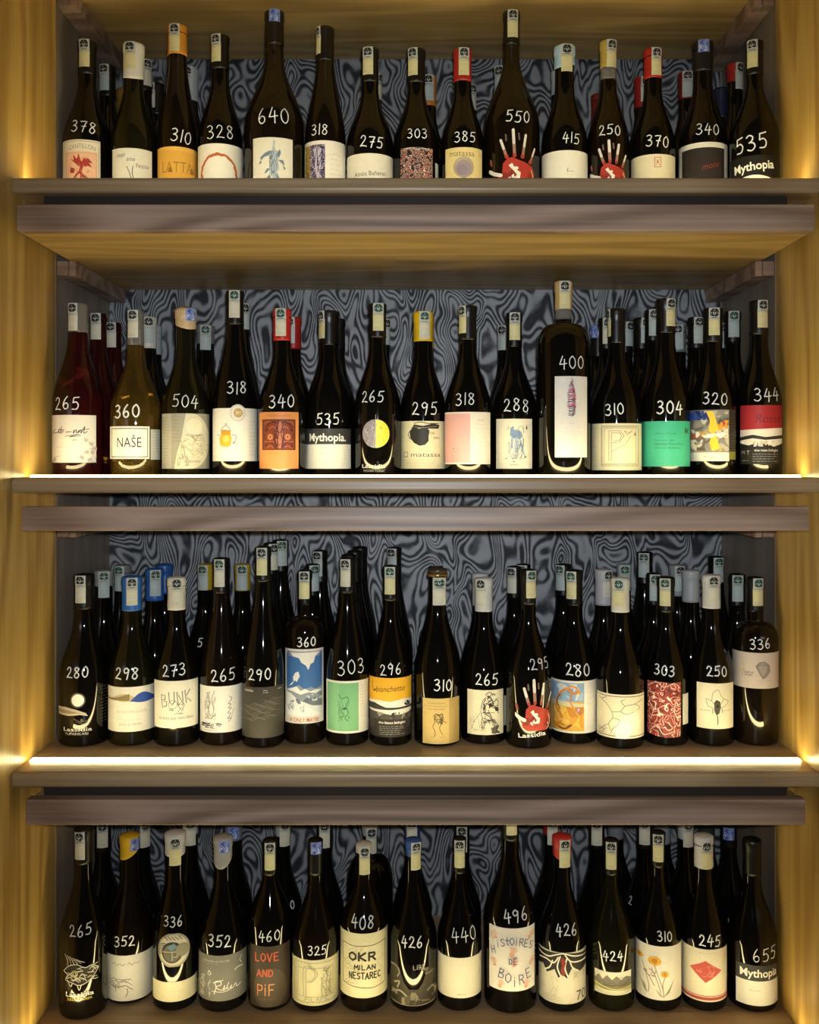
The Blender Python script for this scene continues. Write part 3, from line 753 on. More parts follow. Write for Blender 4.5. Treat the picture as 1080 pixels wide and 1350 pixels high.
def L_ornate(a):
    base(a, 'c98650'); a.t('matassa', .5, .945, .05, 'a36a3c', fit=.6)
    d, m, l = '4b2018', '7a3a26', 'b0694a'
    a.r(.08, .33, .92, .87, d); a.r(.11, .345, .89, .855, m)
    for sx in (-1, 1):
        f = lambda x: .5 + sx * x
        a.e(f(.22), .56, .085, None, l); a.e(f(.22), .56, .05, None, 'd0906c'); a.e(f(.22), .56, .025, None, d)
        a.s([(f(.04), .8), (f(.16), .82), (f(.3), .76), (f(.34), .66), (f(.28), .7)], 2.0, d); a.s([(f(.06), .7), (f(.16), .74), (f(.24), .7)], 1.6, l)
        a.s([(f(.1), .38), (f(.2), .46), (f(.34), .42), (f(.3), .37)], 2.0, d); a.s([(f(.12), .48), (f(.26), .47), (f(.36), .48)], 1.2, l)
        a.s([(f(.05), .62), (f(.12), .55), (f(.08), .42)], 1.8, d); a.s([(f(.36), .62), (f(.36), .52)], 1.6, d)
        a.s([(f(.14), .38), (f(.22), .4), (f(.32), .36)], 1.2, l); a.s([(f(.2), .83), (f(.32), .82), (f(.36), .78)], 1.2, l)
    a.p([(.44, .83), (.56, .83), (.6, .62), (.55, .36), (.45, .36), (.4, .62)], l); a.scr(.41, .36, .59, .83, 12, d, .7, 4)
    a.lines(.25, .26, .75, .27, 1, 'a36a3c', .4)
def L_moon(a):
    a.lay()
    a.e(.46, .66, .36, None, M_YMOON, 40); a.e(.46, .66, .36, None, M_MOON, 24, 90, 270); a.s([(.46, .98), (.46, .46)], .5, 'b6b3a8')
def L_moontext(a):
    a.t('Lassidia', .40, .115, .065, 'd8d6ce', fit=.62, bold=.015); a.t('MOON TONIC', .42, .035, .04, 'a9a79f', fit=.56)
def L_pot(a):
    base(a, 'd9d2b2')
    k = '2b2925'
    a.p([(.2, .78), (.26, .86), (.42, .84), (.58, .86), (.64, .8), (.62, .68), (.62, .58), (.54, .5), (.42, .48), (.3, .54), (.22, .64)], k)
    a.p([(.24, .84), (.3, .93), (.5, .9), (.72, .95), (.86, .92), (.84, .84), (.6, .84), (.4, .85)], k); a.s([(.22, .8), (.17, .72), (.22, .62)], 1.2, k); a.s([(.3, .95), (.45, .98), (.6, .95), (.84, .95)], 1.0, k); a.s([(.3, .88), (.5, .86), (.8, .89)], .6, '8c8670')
    a.t('Olla', .7, .75, .055, '4d493e'); a.t('blanc', .8, .655, .055, '4d493e'); a.t('matassa', .57, .3, .1, '55503f', fit=.7); a.s([(.08, .25), (.16, .25), (.16, .35), (.08, .35), (.08, .25)], .7, '55503f', sm=False)
    a.lines(.12, .06, .95, .18, 4, '8c866c', .4, 5)
def L_pink(a):
    base(a, 'e0d9d0'); a.r(0, .03, .56, .97, 'd9a7a4'); a.s([(.18, .3), (.16, .2), (.2, .08), (.17, 0)], .4, 'b07f7e'); a.s([(.26, .32), (.3, .22), (.27, .1), (.3, .01)], .4, 'b07f7e'); a.e(.2, .3, .012, None, '3a3130', 8); a.s([(.16, .26), (.24, .24), (.3, .3)], .4, 'b07f7e')
    a.t('POGO', .8, .84, .035, 'a79f98'); a.lines(.68, .1, .96, .76, 9, 'b3aca5', .4, 7)
def L_bluefig(a):
    base(a, 'e2dcc8'); b, g = '7b95b4', 'a9b6c4'
    a.p([(.4, .82), (.48, .86), (.5, .78), (.6, .78), (.7, .74), (.74, .66), (.66, .58), (.56, .62), (.46, .6), (.38, .68)], b)
    for q in ([(.42, .62), (.5, .6), (.46, .42), (.34, .3), (.28, .22), (.36, .36), (.4, .48)], [(.54, .62), (.62, .6), (.62, .42), (.56, .28), (.5, .16), (.52, .34), (.5, .48)], [(.64, .6), (.72, .56), (.74, .4), (.82, .26), (.78, .24), (.66, .42)]): a.p(q, g)
    for q in ([(.28, .22), (.24, .2), (.32, .2)], [(.5, .16), (.44, .14), (.54, .14)], [(.82, .26), (.84, .22), (.76, .22)]): a.p(q, '3b424c')
    a.scr(.36, .2, .76, .84, 12, '51688a', .45, 3); a.s([(.3, .8), (.36, .84), (.33, .76)], .5, '6d6a62'); a.p([(.82, .82), (.84, .88), (.86, .82), (.85, .78), (.83, .78)], '3a3a38'); a.t('ostrogothi', .5, .085, .03, '45433d')
def L_tower(a):
    base(a, 'd5d3d2'); R = random.Random(3); cols = ['b34a66', '7d3a52', '9f2f4c', '6b6470', 'c06a80']
    for k in range(22):
        y = .93 - k * .0195; w = .03 + .09 * min(1, k / 9) * (1 - .25 * (k > 16))
        a.s([(.52 - w + R.uniform(-.02, .02), y), (.52, y + R.uniform(-.012, .012)), (.52 + w + R.uniform(-.02, .02), y + .01), (.54, y - .012)], 1.1, cols[k % 5] if k < 17 else cols[3])
    a.s([(.5, .97), (.56, .95), (.52, .9), (.58, .86)], .8, '77707a'); a.lines(.45, .42, .6, .42, 1, '8f8d90', .5); a.lines(.3, .37, .42, .37, 1, '99979a', .4); a.lines(.68, .37, .8, .37, 1, '99979a', .4); a.lines(.22, .2, .82, .32, 6, 'b5b3b4', .4, 8)
def L_pborder(a):
    base(a, 'd8d1b4'); c = '77715a'
    a.frame(.18, .5, c, .2, .09, .93, .95); a.frame(.22, .5, c, .26, .14, .88, .9)
    for y in (.115, .925):
        for k in range(22): a.e(.22 + k * .032, y, .012, None, c, 6)
    for x in (.225, .905):
        for k in range(24): a.e(x, .13 + k * .033, .012, None, c, 6)
    for o in (0, .045): a.s([(.36 + o, .2), (.36 + o, .84 - o), (.56, .84 - o), (.64 - o, .74), (.56, .6 + o), (.42 + o, .58 + o)], .6, c, sm=False)
    a.s([(.64, .84), (.7, .76), (.78, .84), (.72, .8), (.64, .84)], .5, c); a.s([(.42, .4), (.56, .5), (.66, .56), (.76, .72)], .5, c); a.p([(.82, .74), (.84, .82), (.86, .74)], c)
    a.lines(.04, .3, .16, .9, 4, 'a59f86', .4, 3)
def L_green(a):
    base(a, '3fae8e'); k = '23614f'
    a.t('Maxime Crotet', .5, .73, .035, k, fit=.46); a.t('Domaine des', .46, .58, .035, k, fit=.42); a.t('Hautes Noelles', .56, .50, .055, k, fit=.62); a.t('VIN DE FRANCE', .54, .41, .04, k, fit=.56)
    a.p([(.88, .78), (.9, .88), (.93, .8), (.96, .88), (.95, .7), (.92, .76), (.89, .7)], k); a.lines(.15, .06, .92, .2, 4, '2f8a70', .4, 2)
def L_paint(a):
    base(a, '8e8a84'); a.r(0, 0, 1, .17, 'e0dcd2')
    a.daubs(.02, .2, .98, .98, 60, ['9a8f86', '6f6660', 'c9c2b6', 'b9b2a4'], 2); a.daubs(.02, .8, .6, .98, 14, ['2c3f86', '3a55a5', '1e2b5c'], 4); a.daubs(.05, .45, .95, .62, 22, ['e8e4da', 'b3543a', 'd8d2c6', 'c9a24a'], 6, .04, .14); a.daubs(.7, .6, .95, .8, 8, ['b3432f', 'd8a03a'], 7); a.daubs(.05, .2, .4, .42, 10, ['6a5a4c', '8d7a68', 'cfc7b8'], 9)
    a.p([(.42, .98), (.6, .96), (.66, .8), (.72, .62), (.6, .54), (.7, .4), (.74, .24), (.56, .2), (.5, .36), (.56, .5), (.48, .62), (.52, .78)], 'e3c22c'); a.p([(.3, .5), (.85, .56), (.9, .5), (.4, .45)], 'e8e4da'); a.daubs(.4, .2, .8, .6, 7, ['e8cf55', 'd4ab22'], 12, .03, .08); a.t('Aa Qui', .5, .09, .05, '9a968c', sh=.2)
def L_sidedark(a):
    base(a, '2b2a26'); a.lines(.1, .2, .9, .95, 14, '7d7a6c', .5, 2, .1); a.r(0, 0, 1, .16, '7d7a36')
def L_redland(a):
    base(a, '211f1e'); a.r(0, .58, 1, 1, 'a22a30'); a.t('Rosso', .7, .78, .15, '6d1d22', sh=.3, fit=.7); a.p([(0, .58), (1, .62), (1, .36), (.8, .3), (.5, .38), (.2, .32), (0, .36)], 'd9d4cb')
    a.p([(0, .46), (.3, .5), (.6, .46), (1, .5), (1, .44), (.6, .41), (.3, .44), (0, .4)], '2a2726'); a.daubs(.3, .3, .98, .4, 12, ['d9d4cb', 'b9b4ab'], 3, .04, .08)
    a.t('vino rosso biologico', .64, .24, .045, 'd9d6d0', fit=.62, bold=.01); a.lines(.3, .05, .92, .17, 4, 'b8b5ae', .5, 4); a.t('M T', .13, .2, .07, 'a9a69f'); a.lines(.05, .05, .2, .06, 1, 'a9a69f', .6)
# third shelf
def L_moonlight(a):
    a.lay()
    a.e(.38, .74, .13, None, 'f2efe6'); a.ring(.38, .74, .15, 1.0, '6c6657')
    a.p([(0, .6), (.14, .61), (.34, .57), (.54, .5), (.58, .44), (.42, .47), (.2, .45), (0, .46)], 'b9ad97'); a.p([(0, .56), (.2, .55), (.45, .5), (.2, .49), (0, .5)], '8b7f6a')
    a.s([(.3, .4), (.44, .34), (.58, .36), (.5, .3), (.34, .34)], 1.0, '5b5546'); a.e(.46, .37, .03, None, '55503f', 12)
    a.t('Lassidia', .36, .2, .07, 'd6d3c8', fit=.62, bold=.015); a.t('TUPANKARI', .34, .12, .05, 'c4c1b5', fit=.5)
    a.lines(.82, .3, .98, .95, 12, '6d6a60', .6, 4, .1)
def L_wave(a):
    base(a, 'e0dcd0'); xs = [k / 20 for k in range(21)]
    up = lambda x: .76 + .09 * math.sin((x - .1) * 6.28 / .95); dn = lambda x: .74 - .07 * math.sin((x - .1) * 6.28 / .95)
    a.p([(x, up(x)) for x in xs[:12]] + [(x, dn(x)) for x in xs[:12][::-1]], 'c4b08f'); a.p([(x, .79 - .06 * math.cos(x * 6)) for x in xs[:10]] + [(x, .7 - .02 * x) for x in xs[:10][::-1]], '857a4e')
    a.p([(x, .70 + .17 * math.sin((x - .48) / .52 * 3.14)) for x in xs[9:]] + [(x, .68 - .04 * math.sin((x - .48) / .52 * 3.14)) for x in xs[9:][::-1]], '2c4fa0')
    g = 'a7a49b'; a.t('BOURGOGNE ALIGOTÉ', .5, .45, .06, g, fit=.66); a.lines(.2, .28, .3, .38, 3, g, .5, 2); a.lines(.3, .26, .75, .27, 1, g, .5, 3); a.t('JEAN & HENRI', .46, .17, .06, g, fit=.5)
def L_bunk(a):
    base(a, 'e3dfcf'); c = '5b5850'
    a.kk('BUNK', .5, .62, .26, c, 2.6, fit=.72, tilt=6, jit=.1); a.kk('BUNK', .51, .615, .26, 'e3dfcf', 1.1, fit=.72, tilt=6, jit=.1)
    a.ring(.42, .5, .1, .7, c); a.ring(.62, .48, .07, .7, c); a.scr(.35, .3, .65, .5, 5, c, .6, 3); a.t('tu bois pas sans blanc', .5, .22, .07, '6f6b62', fit=.86)
def L_script(a):
    base(a, 'e2e0db'); c = '6a6762'
    a.scr(.12, .3, .36, .88, 12, 'a09d96', .6, 4); a.s([(.16, .86), (.24, .7), (.2, .5), (.26, .34)], .7, c); a.s([(.34, .9), (.28, .72), (.32, .5), (.28, .3)], .7, c); a.s([(.14, .4), (.24, .3), (.34, .38)], .7, c)
    a.s([(.66, .22), (.72, .3), (.64, .3), (.72, .4), (.65, .42), (.73, .52), (.66, .52), (.72, .6), (.66, .62), (.74, .72), (.68, .78)], .8, c); a.s([(.72, .28), (.78, .5)], .5, c)
    a.hand('2', a.X(.3), a.Y(.14), a.h * .1, .0011, c); a.scr(.06, .08, .5, .2, 7, '45433f', .8, 8); a.lines(.9, .2, .98, .7, 6, 'b1aea8', .4, 2); a.lines(.1, .04, .4, .05, 1, c, .5)
def L_dots(a):
    base(a, '3b3833'); a.lay(); c = '8b877d'
    for r in range(18):
        for k in range(30):
            x = .04 + k * .032; y = .36 + r * .02 + .12 * (x - .3) + .02 * math.sin(k * .7 + r)
            if r in (3, 4, 8) or (r > 15 and k < 16): continue
            q = .35 / 1000 if (k + r) % 3 else .5 / 1000
            X, Y = a.X(x), a.Y(y); a.raw([(X - q, Y - q), (X + q, Y - q), (X + q, Y + q), (X - q, Y + q)], c)
    a.t('Achillée', .16, .93, .05, 'c9c6bd', fit=.26, bold=.01); a.lines(.5, .89, .62, .93, 2, 'c9c6bd', .8, 2, .1); a.lines(.84, .93, .95, .94, 1, 'c9c6bd', .8, 1, .1)
def L_poster(a):
    base(a, 'd9d5cf'); sky = '3f6ca8'; a.r(.04, .1, .96, .97, sky)
    a.p([(.04, .97), (.96, .97), (.9, .9), (.1, .9)], '8e8aa8'); a.p([(.14, .95), (.9, .96), (.78, .9), (.74, .82), (.66, .8), (.6, .72), (.54, .78), (.42, .82), (.36, .88), (.2, .9)], 'e4e2dd')
    a.p([(.2, .62), (.26, .68), (.34, .7), (.38, .64), (.3, .56), (.24, .58), (.18, .52), (.1, .5), (.22, .56)], 'dfe0e0')
    a.r(.04, .1, .96, .36, 'd3d7da')
    a.p([(.04, .46), (.2, .48), (.36, .52), (.5, .46), (.66, .49), (.8, .46), (.96, .5), (.96, .3), (.04, .3)], '8a93a0'); a.p([(.04, .44), (.3, .5), (.4, .44), (.52, .47), (.64, .43), (.8, .45), (.96, .44), (.8, .4), (.6, .42), (.4, .39), (.2, .43)], 'e4e6e6')
    a.p([(.04, .42), (.16, .4), (.34, .32), (.5, .25), (.7, .18), (.96, .1), (.04, .1)], 'dfe2e4'); a.p([(.44, .3), (.6, .35), (.96, .32), (.96, .22), (.7, .24)], '6a7380')
    a.daubs(.06, .14, .5, .36, 12, ['8f97a3', 'b6bcc4', '6d7582'], 5, .03, .08); a.daubs(.5, .3, .95, .42, 12, ['5f6875', 'c6ccd2'], 6, .03, .07)
    a.t('IF ONLY MAYBE', .5, .05, .055, 'b8613f', fit=.8, bold=.01)
def L_greenpanel(a):
    base(a, 'dedad0'); a.r(.03, .04, .76, .96, '74ad80'); a.r(.03, .04, .3, .96, '7db589'); c = '35664a'
    a.s([(.3, .74), (.36, .66), (.48, .7), (.52, .64), (.46, .5), (.52, .4), (.44, .3), (.5, .24)], .9, c); a.s([(.28, .62), (.32, .5), (.3, .34), (.36, .28)], .6, c); a.p([(.36, .47), (.44, .5), (.5, .48), (.42, .45)], '234836'); a.s([(.38, .4), (.42, .34), (.36, .32)], .9, c); a.scr(.28, .24, .54, .72, 6, '4d8560', .5, 4)
    a.lines(.8, .3, .97, .9, 11, '9f9b92', .4, 5)
def L_bianchetto(a):
    base(a, '2c2826'); a.p([(0, 1), (1, 1), (1, .62), (.8, .64), (.5, .6), (.2, .62), (0, .6)], 'e2ab2b'); a.p([(0, .6), (.2, .62), (.5, .6), (.8, .64), (1, .62), (1, .36), (0, .36)], 'dedad2')
    a.s([(.08, .92), (.1, .78), (.16, .8), (.12, .76)], 1.0, '3a2b12'); a.t('bianchetto', .5, .82, .1, '3a2b12', fit=.74, sh=.25, rot=3)
    a.p([(0, .56), (.14, .57), (.4, .5), (.7, .5), (1, .52), (1, .48), (.5, .46), (0, .46)], '37322f'); a.p([(0, .44), (.2, .42), (.34, .4), (.5, .38), (.8, .38), (1, .42), (1, .3), (0, .3)], '4a4541'); a.daubs(.02, .3, .98, .42, 16, ['5f5a55', '2c2826', '8a857e'], 3, .03, .06)
    a.s([(.88, .56), (.88, .48)], .9, '2c2826'); a.daubs(.82, .52, .95, .6, 5, ['2c2826'], 5, .03, .05)
    a.t('vino bianco biologico', .54, .25, .045, 'e6e3dd', fit=.66, bold=.012); a.lines(.25, .05, .85, .18, 5, 'b6b3ac', .5, 4); a.lines(.04, .16, .14, .28, 4, '8d8a84', .5, 2); a.lines(.88, .16, .97, .28, 4, '8d8a84', .5, 2)
def L_kraft(a):
    base(a, 'a98f58'); a.r(0, 0, .72, 1, 'c4aa6c'); a.t('Summergames', .38, .9, .035, '7a6537', fit=.5, sh=.3); a.s([(.05, .84), (.68, .82)], .4, '7a6537'); a.t('vom Steinfeder', .37, .77, .035, '7a6537', fit=.52)
    c = '54451f'
    a.s([(.3, .6), (.36, .66), (.44, .62), (.52, .66), (.56, .58)], 1.0, c); a.s([(.34, .6), (.32, .46), (.28, .38), (.34, .26), (.32, .16)], .8, c); a.s([(.46, .6), (.5, .46), (.46, .34), (.54, .2)], .8, c); a.s([(.36, .5), (.44, .54), (.56, .5), (.64, .46)], .8, c); a.scr(.3, .44, .58, .66, 8, c, .7, 6); a.lines(.22, .14, .3, .15, 1, c, .6); a.lines(.46, .14, .6, .15, 1, c, .6); a.lines(.05, .04, .68, .045, 1, '8a7443', .4)
def L_inkfig(a):
    base(a, 'e2dabf'); k = '2d2a22'
    a.scr(.1, .1, .5, .6, 9, '9c9580', .5, 3); a.scr(.45, .5, .85, .92, 12, k, .8, 7, amp=.7); a.scr(.4, .15, .9, .5, 10, '5c574a', .7, 9); a.daubs(.66, .02, .9, .2, 8, ['3f3b30', '5d5848'], 3, .05, .1)
    a.s([(.5, .9), (.62, .96), (.7, .88)], 1.2, k); a.s([(.38, .62), (.44, .78), (.52, .84)], .8, k); a.s([(.6, .6), (.7, .66), (.82, .58), (.84, .48)], 1.4, k); a.p([(.58, .7), (.66, .72), (.68, .64), (.6, .62)], k); a.p([(.74, .6), (.84, .62), (.86, .54), (.78, .52)], k); a.s([(.5, .3), (.62, .34), (.74, .28)], 1.4, k); a.s([(.12, .12), (.2, .3), (.36, .5), (.42, .66)], .7, '8a836e')
def hand_art(a, dark=False):
    red, rd, wh, pk = ('a5352a', '7d251d', 'dcd6cf', '9c7468')
    a.p([(.30, .40), (.40, .48), (.50, .50), (.62, .46), (.78, .42), (.92, .36), (.98, .24), (.94, .1), (.84, 0), (.34, 0), (.2, .06), (.18, .16), (.28, .24)], red)
    a.p([(.22, .2), (.34, .26), (.44, .2), (.36, .1), (.24, .1)], rd)
    for x0, y0, x1, y1, w in ((.38, .5, .25, .80, 7.5), (.55, .52, .52, .96, 8.0), (.72, .5, .79, .88, 7.5), (.88, .42, .98, .68, 6)):
        a.s([(x0, y0), ((x0 + x1) / 2, (y0 + y1) / 2), (x1, y1)], w * .66, pk, caps=True); a.s([((x0 * .5 + x1 * .5), (y0 * .5 + y1 * .5)), (x1, y1)], w * .62, wh, sm=False); a.e(x0, y0 + .01, .045, None, red, 10)
    for x, y in ((.36, .88), (.64, .9)): a.s([(x, y), (x + .01, y - .1)], 3, '6b5650', sm=False)
    a.s([(.26, .2), (.12, .24), (.02, .3)], 6.5, wh, caps=True); a.s([(.06, .4), (.04, .48)], 5, '8b4a3e', sm=False)
    a.daubs(.4, .06, .9, .4, 10, [wh, 'd9c9c0', rd, rd, red, 'b84a3a'], 5, .05, .11); a.p([(.42, .36), (.54, .26), (.6, .2), (.52, .14), (.66, .14), (.68, .24), (.56, .3), (.5, .4)], wh); a.s([(.9, .3), (.94, .14), (.86, .02)], 1.6, 'd9c9a8')
def L_hand(a): hand_art(a)
def L_handtext(a):
    b = Art(a.s0, a.s1, a.Y(.13), a.Y(1)); b.turn, b.wp = a.turn, a.wp; b.mats = a.mats; b.polys = a.polys; hand_art(b); a.k = b.k
    a.t('Lassidia', .48, .07, .075, 'dedbd2', fit=.8, bold=.015, rot=5)
def L_surreal(a):
    base(a, 'e2ddd2'); a.r(.02, .04, .72, .96, 'd8a83f'); a.r(.02, .6, .72, .96, '86a5c4'); a.p([(.02, .62), (.72, .56), (.72, .5), (.02, .52)], 'c9c3a4'); a.daubs(.06, .62, .7, .94, 16, ['9fb8cf', '7193b8', 'c3cdd3'], 3, .04, .12); a.daubs(.05, .08, .7, .5, 20, ['d39a2e', 'e3bb58', 'c4822a'], 5, .05, .14)
    o, d = 'c77d35', '7d4220'
    a.s([(.14, .12), (.24, .3), (.12, .5), (.2, .74), (.34, .84), (.5, .76), (.58, .8)], 4.2, o); a.s([(.2, .72), (.14, .6), (.2, .44)], 2.4, d); a.s([(.34, .84), (.44, .9), (.56, .86), (.62, .76)], 3.0, 'd9963c'); a.s([(.46, .78), (.42, .62), (.48, .5)], 2.2, o); a.s([(.12, .12), (.3, .08), (.44, .16), (.36, .12)], 3.2, d); a.s([(.1, .3), (.06, .2), (.16, .1)], 2.4, o); a.daubs(.52, .34, .66, .48, 5, ['b98aa0', 'a66a7a', 'd7c0b8'], 8, .03, .06); a.daubs(.14, .1, .32, .5, 6, [o, d, 'e0aa55'], 9, .03, .07)
    a.lines(.78, .12, .97, .9, 8, 'b5b0a6', .4, 5)
def L_branch(a):
    base(a, 'ddd6bb'); c = '5f5a49'; a.s([(0, .95), (1, .95)], 1.0, c, sm=False); a.s([(0, .05), (1, .05)], 1.0, c, sm=False)
    a.e(.72, .36, .24, None, 'e8e3cd'); a.e(.55, .2, .2, None, 'f0ecdc')  # two paler discs paint a round glow of light onto the paper
    for q in ([(.05, .9), (.2, .78), (.32, .6), (.34, .46), (.26, .32), (.3, .16)], [(.32, .6), (.5, .62), (.6, .74), (.8, .78), (.95, .86)], [(.6, .74), (.52, .84), (.6, .9)], [(.34, .46), (.48, .42), (.44, .3), (.36, .24), (.3, .1)], [(.2, .78), (.12, .86), (.22, .92)], [(.8, .78), (.9, .7), (.86, .64)], [(.5, .62), (.62, .56), (.78, .6)], [(.26, .32), (.14, .22), (.06, .12)]): a.s(q, .7, c)
    a.scr(.05, .08, .4, .3, 6, '8b856e', .4, 4)
def L_plant(a):
    base(a, 'e2dcc2'); c = '6b675a'; k = '22211d'
    for q in ([(.3, .5), (.26, .66), (.4, .62), (.44, .78), (.58, .86), (.66, .74), (.74, .66), (.86, .6), (.78, .5)], [(.4, .62), (.48, .54)], [(.74, .66), (.66, .54)], [(.3, .5), (.46, .46)], [(.78, .5), (.64, .46)]): a.s(q, .6, c)
    a.p([(.48, .58), (.54, .64), (.64, .6), (.66, .48), (.62, .34), (.54, .3), (.48, .4)], '4e4b42'); a.e(.57, .5, .04, None, k, 10); a.s([(.5, .56), (.57, .62), (.64, .56)], 1.2, k); a.s([(.56, .3), (.58, .18), (.57, .1)], 1.4, k); a.s([(.44, .44), (.44, .34)], .8, k); a.s([(.7, .44), (.7, .36)], .8, k)
    a.t('GUIDO', .22, .4, .03, c, fit=.28); a.t('A PORTIS', .84, .4, .03, c, fit=.26)
def L_potar(a):
    base(a, 'c8bbb1'); a.t('Potar', .34, .44, .2, '6f665e', fit=.26); a.e(.21, .46, .06, None, 'cbb592', 12)
    a.p([(.5, .62), (.58, .74), (.7, .76), (.8, .66), (.82, .48), (.74, .32), (.66, .26), (.58, .42)], '8d847d'); a.p([(.56, .64), (.66, .72), (.76, .64), (.74, .46), (.66, .34), (.6, .48)], 'a39a93'); a.s([(.52, .62), (.62, .66), (.76, .64)], .8, '756c66'); a.lines(.58, .2, .84, .22, 1, '9b9088', .5)
# bottom shelf
def L_fish(a):
    a.lay(); w = 'c9c5b8'
    a.p([(.12, .56), (.24, .66), (.4, .68), (.56, .62), (.72, .64), (.84, .56), (.76, .48), (.7, .42), (.56, .36), (.4, .34), (.3, .38), (.2, .42), (.22, .5)], '2c2a26')
    R = random.Random(4)
    for k in range(26):
        x = .16 + .6 * R.random(); y = .4 + .22 * R.random(); a.s([(x, y), (x + .06, y + R.uniform(-.03, .05)), (x + .13, y + R.uniform(-.05, .04))], .9, w)
    for k in range(6): a.s([(.2 + k * .07, .66 + .01 * k), (.2 + k * .05, .74), (.14 + k * .05, .84 - k * .015)], .7, w)
    for q in ([(.12, .56), (.24, .66), (.4, .68), (.56, .62), (.72, .64), (.84, .56)], [(.12, .56), (.2, .5), (.16, .42), (.3, .38), (.42, .34), (.56, .36), (.72, .44), (.84, .56)], [(.2, .42), (.26, .32), (.3, .38)], [(.4, .34), (.44, .26), (.48, .34)]): a.s(q, 1.0, w)
    a.ring(.34, .53, .07, 1.0, w); a.e(.34, .53, .05, None, 'b9bb74', 12); a.e(.34, .53, .025, None, '1a1a12', 10)
    a.t('Lassidia', .44, .19, .075, 'dedace', fit=.62, bold=.015); a.t('ZEUS FABER', .44, .11, .045, 'cbb95a', fit=.56)
def L_rhino(a):
    base(a, 'dedcd4'); c = '5e5b55'; a.s([(.14, .8), (.2, .84), (.24, .78), (.3, .82), (.36, .78), (.4, .82)], .6, c); a.s([(.46, .8), (.5, .84), (.54, .78), (.6, .82), (.66, .8), (.7, .83)], .6, c)
    a.s([(.1, .46), (.12, .36), (.18, .3), (.3, .32), (.42, .34), (.5, .28), (.56, .24)], .9, c); a.s([(.12, .46), (.2, .5), (.26, .42), (.36, .44), (.48, .4), (.54, .34)], .7, c); a.scr(.12, .28, .54, .48, 9, '8a867d', .5, 5); a.s([(.44, .28), (.46, .2), (.42, .1)], .9, c); a.s([(.22, .3), (.22, .22)], .8, c); a.s([(.12, .48), (.1, .54)], .9, c)
def L_disc(a):
    a.e(.5, .5, .5, None, 'a5a08c', 40); a.e(.5, .5, .44, None, 'd3cdb8', 36)
    for k in range(7): a.s([(.06, .66 - k * .05), (.26, .7 - k * .045)], .9, '3c392f', sm=False)
    for k in range(5): a.s([(.24 + k * .1, .92), (.34 + k * .1, .82)], .9, '3c392f', sm=False)
    a.e(.46, .44, .31, None, '35332c', 30); a.e(.46, .42, .26, None, '6d6a5e', 26); a.p([(.3, .6), (.52, .72), (.58, .6), (.44, .5)], '6f93a8'); a.s([(.2, .46), (.7, .46)], .9, 'c9c4b0', sm=False); a.s([(.46, .46), (.46, .2)], .9, 'c9c4b0', sm=False); a.s([(.5, .3), (.6, .3), (.6, .42)], .9, 'c9c4b0', sm=False)
    a.e(.76, .5, .2, None, '908b79', 20)
def L_creamstrip(a): base(a, 'dcd5b6'); a.lines(.3, .5, .75, .52, 1, 'b5ae92', .5, 3)
def L_greyscript(a):
    base(a, '75746f'); w = 'dcdad2'; a.t('DOMAINE DE PATTES', .34, .87, .04, 'c2c0b8', fit=.6); a.lines(.06, .8, .4, .81, 1, 'b2b0a8', .5)
    a.s([(.32, .16), (.36, .3), (.34, .42), (.44, .44), (.46, .36), (.36, .32), (.42, .26), (.5, .24)], 1.1, w); a.s([(.3, .4), (.5, .46)], .9, w); a.s([(.5, .26), (.54, .34), (.52, .24), (.58, .3), (.62, .4), (.58, .26), (.64, .28), (.68, .32), (.66, .26), (.7, .26), (.76, .34), (.78, .26), (.86, .3)], 1.0, w); a.s([(.28, .22), (.5, .2), (.66, .24)], .8, w)
    a.scr(.04, .1, .24, .55, 9, 'b9b7ae', .9, 4); a.s([(.2, .58), (.22, .66), (.26, .6), (.22, .56)], 1.0, w); a.s([(.88, .9), (.84, .82), (.88, .74)], 1.0, w); a.s([(.74, .64), (.8, .68), (.9, .67)], 1.6, w)
def L_love(a):
    base(a, '3a2f26'); a.e(.5, .3, .46, .34, '4a3e32'); R = 'c4583c'  # the lighter ellipse is a reflection painted into the brown
    a.kk('LOVE', .4, .82, .13, R, 2.2, fit=.62, jit=.04); a.kk('AND', .36, .56, .11, R, 2.2, fit=.42, jit=.04); a.kk('PiF'.upper(), .38, .28, .18, 'd28a5c', 1.8, fit=.46, jit=.03); a.lines(.2, .12, .7, .13, 1, '7d6b58', .5)
def L_pilape(a):
    base(a, 'd3cda8'); c = '85805e'
    for m in (.05, .13): a.frame(m, .5, c)
    for k in range(14):
        a.s([(.07 + k * .062, .93), (.1 + k * .062, .96)], .5, c, sm=False); a.s([(.07 + k * .062, .05), (.1 + k * .062, .08)], .5, c, sm=False); a.s([(.06, .1 + k * .06), (.12, .13 + k * .06)], .5, c, sm=False); a.s([(.88, .1 + k * .06), (.94, .13 + k * .06)], .5, c, sm=False)
    for o in (0, .05): a.s([(.26 + o, .22), (.26 + o, .82 - o * .6), (.44, .82 - o * .6), (.54 - o, .7), (.44, .54 + o * .6), (.31 + o, .52 + o * .6)], .7, c)
    a.kk('PILAPE', .52, .15, .09, c, .7, fit=.5); a.scr(.62, .2, .84, .8, 16, c, .5, 6)
def L_okr(a):
    base(a, 'dfd7b2'); k = '2b271d'; a.s([(.06, .72), (.06, .82), (.3, .8), (.7, .81), (.94, .84), (.94, .18), (.7, .15), (.3, .17), (.06, .2), (.06, .72)], 1.2, k, sm=False)
    a.scr(.1, .22, .9, .78, 12, 'b5ad88', .5, 4, amp=.8); a.kk('OKR', .46, .64, .12, k, 3.6, fit=.58, jit=.03); a.kk('MILAN', .52, .475, .07, k, 2.0, fit=.46, jit=.04); a.kk('NESTAREC', .52, .345, .095, k, 2.1, fit=.7, jit=.04)
